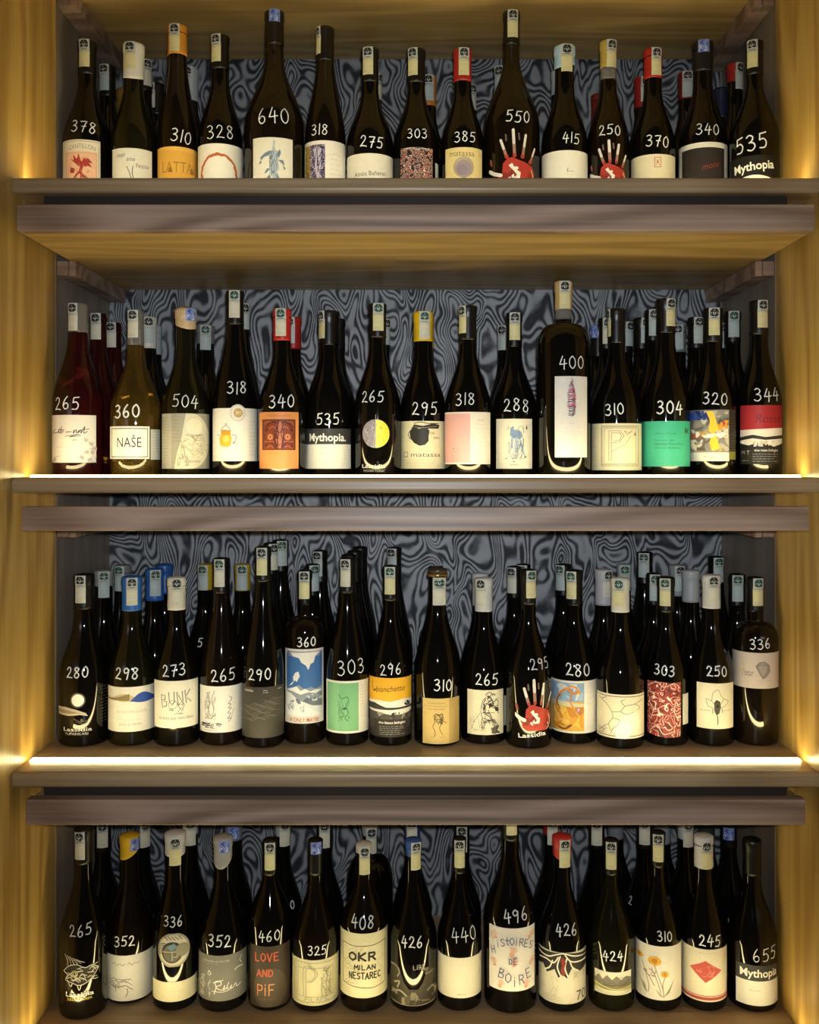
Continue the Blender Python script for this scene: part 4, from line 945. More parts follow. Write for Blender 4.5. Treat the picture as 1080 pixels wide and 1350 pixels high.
def L_smoke(a):
    a.p([(0, 0), (1, 0), (1, .3), (.9, .4), (.95, .7), (.8, .82), (.7, .5), (.6, .36), (.4, .36), (.3, .5), (.2, .8), (.05, .9), (0, .6)], '3c362b')
    for i, q in enumerate(([(.02, .8), (.12, .84), (.2, .72), (.16, .6)], [(.04, .2), (.2, .3), (.34, .2), (.3, .06)], [(.7, .76), (.8, .8), (.76, .68), (.9, .7)], [(.8, .3), (.9, .36), (.96, .22), (.84, .14)], [(.1, .45), (.2, .5), (.16, .36)], [(.56, .16), (.7, .1), (.86, .08)])): a.s(q, 3.0, ('8d8676', 'a9a290', '6f6858')[i % 3])
    a.daubs(.02, .02, .98, .3, 18, ['57503f', '7d7461', '3c362b', '918873'], 7, .05, .12); a.s([(.03, .03), (.5, .0), (.97, .03)], 1.2, 'b9ab86'); a.kk('LIBE', .62, .86, .1, '9c9688', 1.2, fit=.26); a.s([(.8, .16), (.86, .3), (.92, .2), (.88, .1)], 1.2, '2a251c')
def L_plain(a): base(a, 'ddd6c2'); a.lines(.44, .09, .66, .09, 1, '77715f', .8, 2, .1); a.lines(.4, .6, .62, .6, 1, 'cfc8b3', .5)
def L_histoires(a):
    base(a, 'ded9d2'); o = 'e0b49c'
    for x, y, t0, q in ((.14, .84, 1.9, 1), (.88, .84, .6, 1), (.12, .40, 1.8, 1), (.90, .42, .7, 1), (.24, .08, 1.2, 1), (.80, .08, 1.4, 1), (.5, .60, 1.2, 1.3), (.54, .44, 1.3, 1.2)):
        for k in range(5):
            t = t0 + (k - 2) * .3; a.s([(x, y), (x + .11 * q * math.cos(t), y + .085 * q * math.sin(t) * (1 if k else .7))], 1.9, o, sm=False)
        a.e(x, y - .012, .045 * q, None, 'dca78d', 12); a.s([(x - .03, y - .03), (x + .02, y - .01)], .6, 'c98e72')
    b = '3b4873'
    R = random.Random(2)
    word = 'HIStOIRES'; n = len(word)
    for i, ch in enumerate(word):
        x = .1 + .8 * i / (n - 1); y = .80 - .30 * (x - .52) ** 2 * 2.2 - (.06 if i == 0 else 0)
        a.hand(ch, a.X(x), a.Y(y), .115 * a.h, .0014, b, tilt=(.5 - x) * 34, font=UP, sm=False)
    a.kk('DE', .52, .48, .09, b, 1.3)
    for i, ch in enumerate('BOIRE'): a.hand(ch, a.X(.28 + .56 * i / 4), a.Y((.28, .22, .16, .19, .27)[i]), .15 * a.h, .0015, b, tilt=(i - 2) * 6, font=UP, sm=False)
def L_roots(a):
    base(a, 'd2ccba'); w, k = 'e6e2d4', '1c1917'
    a.p([(0, .96), (.3, .98), (.55, 1), (1, .93), (1, .66), (.86, .6), (.72, .72), (.6, .5), (.5, .58), (.42, .5), (.34, .66), (.18, .56), (.1, .7), (0, .64)], k)
    for q in ([(0, .9), (.2, .88), (.36, .94), (.54, .98), (.76, .92), (1, .86)], [(.02, .78), (.16, .82), (.32, .78), (.42, .9)], [(.3, .82), (.24, .68), (.14, .6)], [(.56, .96), (.66, .84), (.8, .8), (1, .78)], [(.66, .84), (.72, .7), (.84, .62)], [(.46, .92), (.4, .72), (.46, .56)], [(.6, .9), (.56, .7), (.62, .54)]): a.s(q, 2.4, w)
    a.p([(.52, .92), (.58, .8), (.54, .68), (.58, .6), (.5, .54), (.47, .66), (.5, .76), (.46, .84)], '8c2a27'); a.scr(.04, .14, .4, .5, 6, 'b0aa98', .4, 3); a.lines(.06, .06, .5, .12, 3, '8d8878', .4, 4); a.t('70', .9, .15, .2, '3a372f'); a.scr(.75, .3, .98, .6, 5, 'a7a18f', .5, 8)
def L_mountain(a):
    base(a, 'ddd8c8'); a.p([(0, .62), (.12, .84), (.22, .64), (.34, .86), (.48, .66), (.6, .84), (.72, .66), (.86, .8), (1, .68), (1, .2), (0, .2)], '7d766a'); a.p([(0, .2), (1, .2), (1, .36), (.6, .26), (.3, .36), (0, .5)], '9f994a'); a.scr(.05, .4, .95, .75, 10, '5f594e', .5, 3); a.s([(0, .44), (.3, .32), (.6, .24), (1, .3)], 1.6, 'cfc9b4'); a.r(0, 0, 1, .2, 'cbc5ae'); a.s([(.05, .26), (.35, .18), (.8, .14)], 1.4, 'e6e1cf')
def L_flowers(a):
    base(a, 'dfdad0'); y, yd, g, st = 'd39a2a', 'b87a1e', '8a8a68', '8b7468'
    for q in ([(.16, .66), (.24, .44), (.3, .24), (.28, .12)], [(.42, .64), (.5, .44), (.6, .2), (.62, .06)], [(.66, .44), (.6, .3), (.62, .08)], [(.3, .56), (.4, .5), (.48, .34), (.56, .14)], [(.2, .5), (.3, .42), (.42, .26)]): a.s(q, 1.4, st)
    for q in ([(.04, .42), (.16, .26), (.26, .1), (.22, .24)], [(.1, .3), (.22, .18), (.26, .08)], [(.62, .06), (.72, .2), (.84, .38), (.74, .14)], [(.62, .05), (.5, .16), (.44, .2), (.54, .08)]): a.p(q, g)
    for cx, cy, s in ((.1, .76, .08), (.42, .72, .13), (.64, .48, .08)):
        for k in range(10):
            t = k * math.pi / 5; a.e(cx + s * .75 * math.cos(t), cy + s * .35 * math.sin(t), s * .38, None, (y, 'dcab3c')[k % 2], 8)
        a.e(cx, cy, s * .5, None, yd, 10)
    a.scr(.2, .44, .44, .6, 4, '6c5a52', .7, 3)
def L_diamond(a):
    base(a, 'e0d8c2'); a.r(0, .03, 1, .085, 'b5443c'); a.r(0, .1, 1, .115, 'b5443c'); a.p([(.2, .62), (.54, .78), (.88, .58), (.54, .36)], 'c4524a'); a.scr(.36, .48, .72, .68, 6, 'd98076', .7, 3); a.lines(.06, .15, .3, .16, 1, 'a39c88', .4); a.s([(.1, .93), (.5, .92), (.9, .93)], .5, 'c9c1aa')

# ------------------------------------------------------------------ the front rows
def FL(fn, *b): return [('front_label', fn) + b]
def B(row, cx, w, top, price, labels, desc, **k): return dict(row=row, cx=cx, w=w, top=top, price=price, labels=labels, desc=desc, **k)
K45 = ('0c0b0a', 45)
FRONT = [
 # top shelf
 B(0, 115, 62, 56, ('378', 110, 167, 17, -3, 2.0), FL(L_dragon, 85, 131, 184, 256), 'dark bottle priced 378 with red dragon on a pink label, top shelf', stamp=(-4, 'yk')),
 B(0, 176.5, 60, 60, None, FL(L_family, 150, 199, 195, 256), 'white capped bottle with antler drawing on white label, top shelf', glass='O', cap=('d9d6cc', 44, .1), stamp=(-5, 'yk'), nw=25),
 B(0, 234, 51, 36, ('310', 239, 178, 18, -8, 2.1), FL(L_latta, 208, 261, 193, 256), 'slender bottle with orange capsule and orange label, top shelf', shape='tall', glass='B', cap=('d08a2a', 39), stamp=(-4, 'yk'), nw=24),
 B(0, 290.5, 58, 49, ('328', 290, 173, 19, 4, 1.7), FL(L_ring, 260, 320, 189, 256), 'dark bottle priced 328 with orange ring on white label, top shelf', stamp=(-6, 'yk')),
 B(0, 362, 78, 17, ('640', 360, 152, 22, 6, 2.2), FL(L_dolphins, 335, 385, 181, 256), 'large bottle priced 640 with blue leaping figures on white label, top shelf', shape='mag', glass='B', stamp=(0, 'blue'), nw=24),
 B(0, 429, 54, 38, ('318', 421, 171, 15, 0, 1.9), FL(L_mosaic, 401, 455, 185, 256), 'slender bottle priced 318 with purple and gold mosaic label, top shelf', shape='tall', glass='B', stamp=(-10, 'yk'), nw=22),
 B(0, 488, 61, 66, ('275', 490, 187, 16, -4, 2.3), FL(L_amos, 457, 518, 202, 256), 'dark bottle priced 275 with plain white name label, top shelf', stamp=(-3, 'yk'), nw=22),
 B(0, 549, 60, 67, ('303', 550, 176, 14, 0, 1.9), FL(L_maze1, 529, 570, 194, 256) + [('back_label', L_strip, 573.5, 577.5, 216, 256)], 'dark bottle priced 303 with red and black maze label, top shelf', stamp=(-5, 'yk')),
 B(0, 610, 57, 67, ('385', 613, 180, 15, 0, 1.9), FL(L_bulb, 588, 635, 194, 256), 'red capped bottle priced 385 with grey bulb on yellow label, top shelf', cap=('a3271f', 43), stamp=(2, 'yk')),
 B(0, 674.5, 74, 17, ('550', 683, 153, 17, -4, 2.3), [('hand_print', L_hand, 646, 705, 168, 246)], 'large bottle priced 550 with red and white hand print, top shelf', shape='mag', glass='B', stamp=(2, 'yk'), nw=21),
 B(0, 744.5, 60, 63, ('415', 753, 182, 15, -2, 1.8), FL(L_plainmark, 714, 775, 198, 256), 'pale blue capped bottle priced 415 with plain white label, top shelf', cap=('a9c6da', 26, .15, -.6), stamp=(3, 'yk'), nw=25),
 B(0, 802, 54, 56, ('250', 804, 171, 15, 0, 2.1), [('hand_print', L_hand, 779, 825, 183, 246)], 'gold capped bottle priced 250 with red hand print, top shelf', shape='burg', glass='B', cap=('b59d4a', 35), stamp=(5, 'yk'), nw=21, clear=(51,)),
 B(0, 861, 57, 67, ('370', 867, 186, 16, -3, 2.1), FL(L_redseal, 833, 889, 203, 256), 'red capped bottle priced 370 with tiny red seal on cream label, top shelf', cap=('a8261f', 39), stamp=(5, 'yk')),
 B(0, 927, 62, 57, ('340', 933, 170, 16, -3, 1.9), FL(L_darkarch, 896, 958, 187, 256), 'dark bottle priced 340 with black label edged in white, top shelf', cap=('17161a', 40), stamp=(1, 'blue'), nw=25),
 B(0, 995, 63, 56, ('535', 990, 187, 22, 10, 2.6), FL(L_myth_low, 963, 1024, 204, 252), 'dark bottle priced 535 at the right end of the top shelf', stamp=(-3, 'yk'), nw=21),
 # second shelf
 B(1, 103, 65, 401, ('265', 88, 532, 18, 0, 2.0), FL(L_petnat, 71, 125, 547, 610), 'clear red wine bottle priced 265 with scribbled flower label, second shelf', shape='cham', glass='R', cap=None, stamp=(-7, 'wk'), clear=(38,), nw=25),
 B(1, 179, 65, 410, ('360', 167, 542, 18, 0, 2.8), FL(L_nase, 147, 196, 562, 605) + [('back_label', L_backtext, 197.5, 209.5, 566, 606)], 'clear amber wine bottle priced 360 with black framed white label, second shelf', shape='burg', glass='A', cap=None, stamp=(-4, 'wk'), clear=(46,), nw=22),
 B(1, 245, 62, 408, ('504', 244, 529, 18, -2, 1.9), FL(L_dshape, 215, 275, 545, 618), 'wax capped dark bottle priced 504 with rounded grey sketch label, second shelf', glass='O', cap=('c9ae86', 22, .25, .4), stamp=(6, 'blue'), nw=25, dome=.006),
 B(1, 310, 58, 384, ('318', 312, 511, 17, 0, 2.1), FL(L_jug, 281, 339, 538, 608), 'tall dark bottle priced 318 with yellow jug on white label, second shelf', shape='tall', stamp=(-1, 'wg'), nw=22),
 B(1, 372, 63, 408, ('340', 371, 529, 18, 0, 2.2), FL(L_ornate, 343, 393, 543, 618), 'red capped bottle priced 340 with ornate orange label, second shelf', cap=('b02222', 42), stamp=(-2, 'wg')),
 B(1, 434, 63, 411, ('535', 432, 552, 16, 2, 2.2), FL(L_myth, 404, 462, 565, 618), 'dark bottle priced 535 with black band over white label, second shelf', stamp=(-10.5, 'yk'), nw=26),
 B(1, 498, 60, 401, ('265', 491, 523, 16, 0, 2.1), [('printed_moon', L_moon, 472, 523, 545, 624), ('printed_lettering', L_moontext, 472, 523, 545, 624)], 'black bottle priced 265 printed with a half yellow moon, second shelf', stamp=(1, 'yg'), nw=22),
 B(1, 558, 60, 412, ('295', 560, 539, 18, 0, 2.1), FL(L_pot, 529, 587, 555, 618), 'yellow capped bottle priced 295 with black pot on cream label, second shelf', cap=('d9b41c', 39), stamp=(2, 'wg'), nw=25),
 B(1, 617, 61, 404, ('318', 613, 526, 17, 2, 1.9), FL(L_pink, 587, 646, 543, 612), 'dark bottle priced 318 with half pink label, second shelf', stamp=(-8, 'yk'), nw=22),
 B(1, 678, 60, 413, ('288', 681, 534, 18, 0, 2.1), FL(L_bluefig, 655, 701, 552, 618), 'dark bottle priced 288 with blue walking figures label, second shelf', stamp=(1, 'yk'), nw=20),
 B(1, 743, 70, 372, ('400', 754, 477, 18, 2, 1.8), FL(L_tower, 732, 773, 496, 603), 'largest bottle, priced 400, with tall white label on the second shelf', shape='bmag', cap=('b59a6a', 37), stamp=(2, 'yk'), nw=22, clear=(50,)),
 B(1, 813, 65, 408, ('310', 810, 540, 16, 4, 2.0), FL(L_pborder, 781, 846, 558, 620), 'dark bottle priced 310 with ornamental initial on cream label, second shelf', glass='K', stamp=(-11, 'yk'), nw=22),
 B(1, 878, 62, 395, ('304', 883, 537, 18, 0, 2.7), FL(L_green, 846, 910, 555, 615), 'dark bottle priced 304 with sea green label, second shelf', stamp=(7, 'yk'), nw=24),
 B(1, 940, 60, 407, ('320', 943, 525, 17, -3, 2.3), FL(L_paint, 912, 960, 540, 608) + [('back_label', L_sidedark, 960.5, 968, 540, 606)], 'dark bottle priced 320 with colourful abstract painting label, second shelf', stamp=(2, 'yk'), nw=24),
 B(1, 1001, 58, 397, ('344', 1011, 520, 18, 0, 2.1), FL(L_redland, 978, 1029, 534, 612), 'dark bottle priced 344 with red band label at the right end, second shelf', stamp=(5, 'yk'), nw=23),
 # third shelf
 B(2, 111, 64, 757, ('280', 102, 886, 15, 0, 2.2), [('printed_scene', L_moonlight, 80, 141, 905, 976)], 'black bottle priced 280 printed with moonlit shore, third shelf', stamp=(-5, 'wk'), nw=25),
 B(2, 174, 60, 760, ('298', 167, 888, 16, -3, 2.4), FL(L_wave, 144, 204, 906, 965), 'blue capped bottle priced 298 with blue wave label, third shelf', glass='O', cap=('2d66ae', 44), stamp=(0, 'wk'), nw=25),
 B(2, 233, 59, 761, ('273', 229, 884, 16, 4, 2.2), FL(L_bunk, 205, 260, 898, 960) , 'cream capped bottle priced 273 with cartoon lettering label, third shelf', cap=('d8d2bd', 42), stamp=(0, 'wk'), nw=23),
 B(2, 292, 56, 736, ('265', 294, 890, 17, 3, 2.1), FL(L_script, 265, 319, 905, 966), 'slender bottle priced 265 with vertical script label, third shelf', shape='tall', glass='B', stamp=(-3, 'wg'), nw=21),
 B(2, 347, 55, 721, ('290', 342, 889, 16, 0, 2.3), FL(L_dots, 319, 375, 906, 973), 'tall slender bottle priced 290 with dotted charcoal label, third shelf', shape='tall', stamp=(-2, 'yk'), nw=20),
 B(2, 402, 55, 752, ('360', 404, 846, 13, 0, 2.2), FL(L_poster, 377, 426, 856, 954), 'bottle priced 360 with snowy mountain poster label, third shelf', shape='bord', glass='B', stamp=(-1, 'yk'), nw=18),
 B(2, 458, 56, 736, ('303', 463, 880, 20, 2, 2.0), FL(L_greenpanel, 431, 486, 898, 967), 'slender bottle priced 303 with pale green panel label, third shelf', shape='tall', stamp=(-3, 'wk'), nw=19),
 B(2, 515, 56, 746, ('296', 515, 883, 15, 2, 2.0), FL(L_bianchetto, 487, 542, 894, 972), 'dark bottle priced 296 with yellow topped landscape label, third shelf', stamp=(-1, 'yg'), nw=19),
 B(2, 577, 61, 750, ('310', 584, 903, 16, 0, 2.3), FL(L_kraft, 558, 605, 921, 981), 'crown capped bottle priced 310 with tan kraft label, third shelf', shape='cham', cap=None, stamp=(2, 'wg', 10), nw=22, crown=True),
 B(2, 638, 60, 762, ('265', 642, 896, 16, 0, 2.1), FL(L_inkfig, 617, 663, 910, 969) + [('back_label', L_strip, 664, 667.4, 916, 955)], 'white capped bottle priced 265 with black ink drawing label, third shelf', cap=('cfcfca', 43), stamp=(-4, 'wk')),
 B(2, 697, 60, 751, ('295', 712, 874, 15, 4, 1.8), [('hand_print', L_handtext, 680, 726, 894, 974)], 'dark bottle priced 295 with red hand print, third shelf', stamp=(4, 'yg'), nw=19),
 B(2, 757, 60, 752, ('280', 762, 883, 17, 2, 2.3), FL(L_surreal, 728, 786, 898, 967), 'dark bottle priced 280 with orange and blue painting label, third shelf', stamp=(-4, 'yg'), nw=22),
 B(2, 818, 61, 762, None, FL(L_branch, 787, 848, 916, 974), 'white capped bottle without price and with branch drawing label, third shelf', cap=('d4d2c6', 44), stamp=(-2, 'yg')),
 B(2, 878, 58, 761, ('303', 876, 884, 14, -2, 2.3), FL(L_maze2, 854, 897, 899, 973) + [('back_label', L_strip, 899, 906, 913, 953)], 'dark bottle priced 303 with red maze print, third shelf', stamp=(-1, 'yg'), nw=22),
 B(2, 938, 58, 758, ('250', 945, 885, 14, 0, 2.3), FL(L_plant, 920, 965, 901, 961), 'white capped bottle priced 250 with plant drawing label, third shelf', cap=('c9c9c6', 43), stamp=(3, 'wk')),
 B(2, 996, 58, 761, ('336', 1002, 849, 14, 5, 1.9), FL(L_potar, 967, 1025, 861, 908), 'broad shouldered bottle priced 336 with pale shell label, third shelf', shape='bord', glass='B', stamp=(4, 'yg'), nw=20),
 # bottom shelf
 B(3, 110, 61, 1091, ('265', 106, 1227, 15, 4, 2.0), [('printed_fish', L_fish, 80, 137, 1246, 1326)], 'black bottle priced 265 printed with spiny fish, bottom shelf', stamp=(-5, 'wk', 2), nw=22),
 B(3, 171, 62, 1100, ('352', 164, 1241, 14, 0, 2.1), FL(L_rhino, 139, 202, 1260, 1320), 'yellow capped bottle priced 352 with small animal sketch label, bottom shelf', glass='B', cap=('d2a92a', 22, .35, -1.0), stamp=(7, 'blue', 2)),
 B(3, 231, 57, 1097, ('336', 228, 1215, 13, 0, 1.9), [('round_label', L_disc, 207, 251, 1231, 1275), ('front_label', L_creamstrip, 202, 259, 1295, 1321)], 'silver capped bottle priced 336 with round emblem label, bottom shelf', cap=('c4c4c2', 26, .1), stamp=(0, 'yk', 3), nw=24),
 B(3, 294, 63, 1102, ('352', 289, 1241, 16, 0, 2.3), FL(L_greyscript, 262, 325, 1260, 1320), 'grey wax capped bottle priced 352 with grey script label, bottom shelf', cap=('9b9a96', 27, .45, -.3), stamp=(2, 'blue', 2), nw=22),
 B(3, 356, 57, 1106, ('460', 355, 1234, 15, 0, 2.0), FL(L_love, 331, 382, 1248, 1328), 'dark bottle priced 460 with red lettering on brown label, bottom shelf', shape='flute', stamp=(0, 'yk', 2), nw=17),
 B(3, 416, 61, 1106, ('325', 418, 1253, 13, 0, 1.9), FL(L_pilape, 386, 446, 1266, 1326), 'brown bottle priced 325 with ornate border cream label, bottom shelf', glass='B', stamp=(1, 'blue', 1), nw=18),
 B(3, 480, 62, 1111, ('408', 478, 1216, 16, 0, 2.3), FL(L_okr, 449, 511, 1231, 1316), 'brown bottle priced 408 with bold black lettering label, bottom shelf', glass='B', stamp=(1, 'yk', 2), nw=20, cap=('b9b6ac', 11)),
 B(3, 545, 62, 1106, ('426', 543, 1243, 15, 0, 2.1), FL(L_smoke, 515, 576, 1267, 1326), 'dark bottle priced 426 with smoky transparent print, bottom shelf', cap=('2f4f8f', 20), stamp=(4, 'yk', 1), nw=20),
 B(3, 606, 58, 1104, ('440', 612, 1233, 18, 4, 1.8), FL(L_plain, 577, 635, 1263, 1316), 'dark bottle priced 440 with blank cream label, bottom shelf', stamp=(0, 'yk', 1), nw=16),
 B(3, 673, 69, 1060, ('496', 680, 1207, 17, 6, 2.2), FL(L_histoires, 646, 704, 1224, 1307), 'large bottle priced 496 with blue handwritten label, bottom shelf', shape='mag', stamp=(2, 'yk', 1), nw=22),
 B(3, 741, 62, 1101, ('426', 747, 1226, 15, 0, 2.1), FL(L_roots, 711, 772, 1256, 1324), 'red wax capped bottle priced 426 with roots label, bottom shelf', cap=('b8322a', 24, .2, .3), stamp=(4, 'yk', 2), nw=22),
 B(3, 806, 60, 1106, ('424', 808, 1261, 14, 0, 2.2), FL(L_mountain, 785, 831, 1282, 1312), 'dark bottle priced 424 with grey mountain strip label, bottom shelf', glass='O', stamp=(0, 'yk', 1), nw=17),
 B(3, 868, 59, 1096, ('310', 876, 1234, 13, 2, 2.0), FL(L_flowers, 839, 898, 1248, 1319), 'dark bottle priced 310 with yellow flowers label, bottom shelf', stamp=(0, 'yk', 1), nw=17),
 B(3, 928, 58, 1101, ('245', 936, 1240, 15, -2, 2.3), FL(L_diamond, 898, 958, 1252, 1321), 'silver capped bottle priced 245 with red diamond label, bottom shelf', cap=('c9c7c4', 40), stamp=(4, 'yk', 4), nw=24),
 B(3, 992, 63, 1106, ('655', 1008, 1257, 18, 5, 1.8), FL(L_mythc, 972, 1024, 1273, 1326), 'dark bottle priced 655 at the right end of the bottom shelf', stamp=None, nw=22),
]
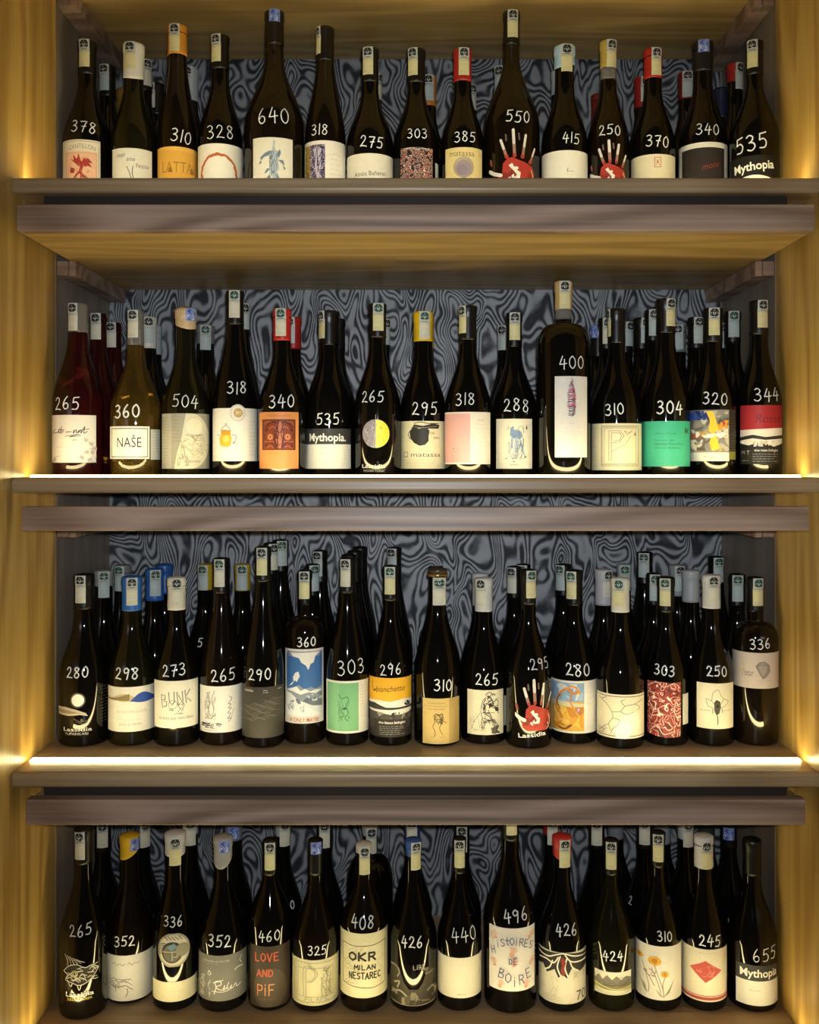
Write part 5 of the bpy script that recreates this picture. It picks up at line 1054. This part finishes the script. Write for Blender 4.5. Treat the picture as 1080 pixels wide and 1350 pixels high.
# ------------------------------------------------------------------ bottles standing behind them
def N(row, cx, top, cap, stamp, desc, d, shape='burg', price=None, R=None, nw=20, glass='K'): return dict(row=row, cx=cx, top=top, cap=cap, stamp=stamp, desc=desc, d=d, shape=shape, price=price, R=R, nw=nw, glass=glass)
k = ('0c0b0a', 42)
BACK = [
 N(0, 142, 88, k, (-5, 'ck'), 'black bottle standing behind the gap right of the bottle priced 378', 1.876),
 N(0, 164, 119, ('8d6a2c', 38), None, 'bottle with dull gold neck far behind the white capped top shelf bottle', 2.0),
 N(0, 190, 81, k, (4, 'wk'), 'dark bottle right behind the white capped bottle on the top shelf', 1.87),
 N(0, 207, 112, k, (-8, 'wk'), 'dark bottle neck just left of the orange capped bottle, top shelf', 1.97),
 N(0, 251, 91, ('a9b2b8', 44), (-4, 'ck'), 'pale grey capped bottle behind the orange capped bottle, top shelf', 1.89),
 N(0, 493, 99, k, (9, 'wk'), 'dark bottle half hidden behind the bottle priced 275, top shelf', 1.9),
 N(0, 565, 102, ('c07a2c', 40), (0, 'ck'), 'orange capped bottle behind the top shelf bottle priced 303', 1.92),
 N(0, 618, 114, k, (5, 'wk'), 'dark bottle behind the red capped bottle priced 385', 1.95),
 N(0, 662, 90, k, (-4, 'ck'), 'dark bottle neck behind the large bottle priced 550', 1.92),
 N(0, 737, 95, ('a9bac4', 32), None, 'pale blue capped bottle hidden behind the bottle priced 415', 1.9),
 N(0, 790, 126, ('7d231e', 36), None, 'dull red capped bottle just left of the gold capped bottle, top shelf', 2.02),
 N(0, 847, 104, ('9c221e', 40), (5, 'wk'), 'red capped bottle behind the red capped bottle priced 370', 1.94),
 N(0, 905, 97, ('7a1f1c', 36), (2, 'ck'), 'dark red capped bottle left behind the black label bottle, top shelf', 1.91),
 N(0, 951, 118, ('1d2540', 40), None, 'navy capped bottle far back right of the black label bottle, top shelf', 2.02),
 N(0, 969, 86, ('a3221e', 24), (7, 'ck'), 'red capped bottle left behind the last bottle of the top shelf', 1.87),
 N(1, 130, 414, None, (-4, 'wk'), 'red wine bottle behind the leftmost bottle, second shelf', 1.80, 'cham', nw=21, glass='R'),
 N(1, 150, 426, None, (-4, 'wk'), 'farther red wine bottle between the red and amber front bottles, second shelf', 1.92, 'cham', nw=20, glass='R'),
 N(1, 196, 419, ('cfcfc2', 41), (0, 'ck'), 'white capped bottle right behind the amber bottle, second shelf', 1.85),
 N(1, 203, 430, ('9aa6ae', 38), None, 'blue grey capped bottle farthest back behind the amber bottle', 1.96),
 N(1, 271, 430, ('77797d', 24), (0, 'cg'), 'grey capped bottle right behind the wax capped bottle, second shelf', 1.95, nw=23),
 N(1, 319, 401, k, (4, 'ck'), 'dark bottle behind the bottle with the yellow jug label', 1.85, 'tall'),
 N(1, 387, 419, ('a02020', 42), (-5, 'ck'), 'red capped bottle behind the ornate orange label, second shelf', 1.83),
 N(1, 445, 421, k, None, 'plain dark bottle behind the second shelf bottle priced 535', 1.85),
 N(1, 504, 421, k, (6, 'ck'), 'dark bottle behind the half moon bottle, second shelf', 1.85),
 N(1, 562, 420, ('c9a41c', 40), None, 'yellow capped bottle hidden behind the yellow capped bottle', 1.83),
 N(1, 666, 430, ('85898c', 28), (-4, 'ck'), 'grey capped bottle left behind the bottle priced 288', 1.95),
 N(1, 789, 430, k, (-7, 'blue'), 'dark bottle with small blue seal beside the largest bottle, second shelf', 1.97),
 N(1, 800, 420, k, (2, 'wk'), 'dark bottle left behind the bottle with the ornamental initial', 1.85),
 N(1, 824, 425, k, (7, 'ck'), 'dark bottle right behind the bottle with the ornamental initial', 1.90),
 N(1, 846, 420, k, (6, 'ck'), 'dark bottle between the bottles priced 310 and 304, second shelf', 1.86),
 N(1, 861, 409, k, (2, 'ck'), 'dark bottle left behind the sea green label bottle', 1.79),
 N(1, 894, 429, ('6d7276', 36), (0, 'ck'), 'grey capped bottle right behind the sea green label bottle', 1.95),
 N(1, 918, 419, k, (4, 'ck'), 'dark bottle left behind the abstract painting label bottle', 1.83),
 N(1, 946, 427, k, (6, 'ck'), 'dark bottle hidden behind the abstract painting label bottle', 1.93),
 N(1, 966, 411, k, (2, 'cg'), 'dark bottle between the bottles priced 320 and 344', 1.80),
 N(2, 137, 752, ('8d9190', 20), (0, 'cg'), 'grey foiled bottle right behind the moonlit shore bottle', 1.85, nw=23),
 N(2, 162, 745, ('77797c', 24), (-5, 'cg'), 'grey capped bottle farther back left of the blue capped front bottle', 1.94, nw=21),
 N(2, 204, 750, ('2a5fa8', 41), (1, 'cg'), 'blue capped bottle between the bottles priced 298 and 273', 1.86, nw=23),
 N(2, 217, 744, ('24559a', 38), None, 'farthest of the three blue capped bottles, third shelf', 1.94, nw=21),
 N(2, 271, 744, ('b59a22', 33), (-4, 'cg'), 'yellow capped bottle left behind the vertical script label bottle', 1.95, price=('5', 264, 847, 12, 0, 2.0)),
 N(2, 320, 744, ('b59a22', 34), (-1, 'cg'), 'yellow capped bottle right behind the vertical script label bottle', 1.95),
 N(2, 357, 716, k, (4, 'wk'), 'tall black bottle close behind the dotted charcoal label bottle', 1.845, 'tall', nw=18),
 N(2, 370, 712, k, (2, 'cg'), 'tallest black bottle farther behind the dotted charcoal label bottle', 1.93, 'tall', nw=19),
 N(2, 412, 744, k, (3, 'cg'), 'black bottle behind the mountain poster label bottle', 1.86, nw=18),
 N(2, 422, 726, k, (-4, 'ck'), 'tall black bottle farther behind the mountain poster label bottle', 1.95, 'tall', nw=19),
 N(2, 460, 731, k, None, 'black bottle close behind the pale green label bottle', 1.845, 'tall', nw=18),
 N(2, 468, 726, k, None, 'black bottle in the middle of the file behind the pale green label', 1.93, 'tall', nw=18),
 N(2, 475, 721, k, None, 'rearmost black bottle of the file behind the pale green label', 2.01, 'tall', nw=18),
 N(2, 520, 722, k, (-4, 'ck'), 'tall black bottle behind the yellow topped landscape label bottle', 1.95, 'tall', nw=18),
 N(2, 575, 746, None, None, 'crown capped bottle behind the crown capped bottle priced 310', 1.86, 'cham', nw=20),
 N(2, 633, 756, ('bfc0be', 42), None, 'white capped bottle behind the ink drawing label bottle', 1.84, nw=20),
 N(2, 678, 747, k, (-4, 'wk'), 'black bottle left behind the third shelf hand print bottle', 1.86, nw=18),
 N(2, 690, 744, k, (-2, 'cg'), 'black bottle farther behind the third shelf hand print bottle', 1.95, nw=18),
 N(2, 743, 744, k, (-5, 'cg'), 'black bottle left behind the orange and blue painting label', 1.93, nw=20),
 N(2, 796, 751, ('b9babc', 46), (6, 'wk'), 'white capped bottle left behind the branch drawing bottle', 1.86, nw=22),
 N(2, 823, 744, ('8fa0a2', 34), (1, 'cg'), 'grey green capped bottle far behind the branch drawing bottle', 1.95, nw=18),
 N(2, 850, 728, k, (-1, 'cg'), 'tall black bottle between the branch drawing and red maze bottles', 1.97, 'tall', nw=20),
 N(2, 862, 756, k, (2, 'cg'), 'black bottle close behind the red maze print bottle', 1.83, nw=18),
 N(2, 893, 745, ('8b9195', 40), (4, 'ck'), 'grey white capped bottle far behind, right of the red maze bottle', 1.95, nw=20),
 N(2, 911, 752, ('a9adb0', 41), None, 'white capped bottle left behind the plant drawing bottle', 1.85, nw=22),
 N(2, 944, 734, k, (4, 'cg'), 'tall black bottle far behind the plant drawing bottle', 1.97, 'tall', nw=19),
 N(2, 972, 757, k, (1, 'cg'), 'black bottle left behind the pale shell label bottle', 1.81, nw=20),
 N(3, 136, 1080, k, (-1, 'wk', 0), 'dark bottle right behind the spiny fish bottle, neck cut by the rail', 1.85),
 N(3, 188, 1078, ('3b4657', 30), (4, 'wk', 2), 'dark bottle with bluish cap behind the yellow capped bottle, bottom shelf', 1.86),
 N(3, 251, 1076, ('b5b6b4', 22), (0, 'wk', 1), 'silver capped bottle right behind the round emblem bottle', 1.86),
 N(3, 308, 1074, ('71757c', 31), (0, 'blue', 12), 'grey capped bottle with blue seal behind the grey script bottle', 1.87, nw=23),
 N(3, 373, 1078, ('a5a8a8', 22), (3, 'wk', 0), 'silver capped bottle right behind the red lettering bottle', 1.86, price=('0', 385, 1194, 11, 0, 2.0)),
 N(3, 428, 1078, k, (0, 'wk', 2), 'dark bottle right behind the ornate border label bottle, bottom shelf', 1.86),
 N(3, 488, 1088, ('9a9a94', 12), (2, 'wk', 0), 'broad shouldered dark bottle behind the bold black lettering bottle', 1.86, 'beer', R=.044),
 N(3, 544, 1075, ('27406f', 38), (-1, 'wk', 1), 'navy capped bottle behind the smoky print bottle', 1.86),
 N(3, 609, 1082, k, (0, 'wk', 4), 'dark bottle directly behind the blank cream label bottle', 1.86),
 N(3, 727, 1075, ('a32a24', 24), (2, 'wk', 1), 'red capped bottle left behind the roots label bottle', 1.86),
 N(3, 787, 1076, k, (0, 'wk', 1), 'dark bottle left behind the mountain strip label bottle', 1.87),
 N(3, 812, 1074, ('7a7d80', 30), None, 'grey capped bottle behind the mountain strip label bottle', 1.96),
 N(3, 850, 1076, k, (0, 'wk', 0), 'dark bottle left behind the yellow flowers bottle', 1.86, price=('2', 832, 1189, 11, 0, 2.0)),
 N(3, 874, 1076, ('8d9499', 34), None, 'grey capped bottle far behind the yellow flowers bottle', 1.96),
 N(3, 904, 1076, ('b5b8b9', 28), (4, 'wk', 3), 'white capped bottle left behind the red diamond bottle', 1.86),
 N(3, 932, 1074, ('2c3a30', 34), None, 'dark green capped bottle far behind the red diamond bottle', 1.96),
 N(3, 961, 1074, k, (0, 'blue', 14), 'dark bottle with blue seal between the red diamond and last bottles', 1.88),
]
# depths settled so that no two bottles touch
BACK_R = 0.0365
FD = [1.8, 1.8, 1.8, 1.8, 1.8, 1.8, 1.8, 1.8, 1.7928, 1.8072, 1.8, 1.8, 1.8, 1.8, 1.757, 1.745, 1.745, 1.745, 1.745, 1.73, 1.76, 1.7408, 1.7588, 1.7354, 1.7582, 1.7318, 1.745, 1.745, 1.745, 1.745, 1.76, 1.7624, 1.7576, 1.7624, 1.7468, 1.7708, 1.76, 1.76, 1.76, 1.7732, 1.7456, 1.7756, 1.7456, 1.76, 1.7588, 1.7612, 1.7342, 1.7858, 1.76, 1.76, 1.76, 1.76, 1.76, 1.76, 1.76, 1.76, 1.76, 1.76, 1.76, 1.76, 1.76]
BD = [1.892, 2.0, 1.88, 1.968, 1.892, 1.9, 1.92, 1.956, 1.916, 1.9, 2.02, 1.94, 1.908, 1.968, 1.872, 1.828, 1.92, 1.852, 1.96, 1.952, 1.852, 1.832, 1.848, 1.848, 1.84, 1.948, 1.928, 1.852, 1.972, 1.9, 1.824, 1.952, 1.824, 1.932, 1.84, 1.852, 1.94, 1.86, 1.936, 1.952, 1.948, 1.844, 1.932, 1.868, 1.952, 1.844, 1.928, 2.012, 1.948, 1.86, 1.852, 1.884, 1.956, 1.928, 1.86, 1.944, 1.996, 1.84, 1.944, 1.852, 1.968, 1.84, 1.868, 1.868, 1.86, 1.868, 1.86, 1.86, 1.868, 1.856, 1.86, 1.86, 1.868, 1.96, 1.86, 1.96, 1.86, 1.96, 1.88]
for q, d in zip(FRONT, FD): q['d'] = d
for q, d in zip(BACK, BD): q['d'] = d
BACK = [q for q in BACK if q['d']]

for q in FRONT: bottle(**q)
for q in BACK:
    R = q.pop('R') or BACK_R
    bottle(w=0, R=R, front=False, stlen=36 * DF[q['row']] / q['d'], **q)
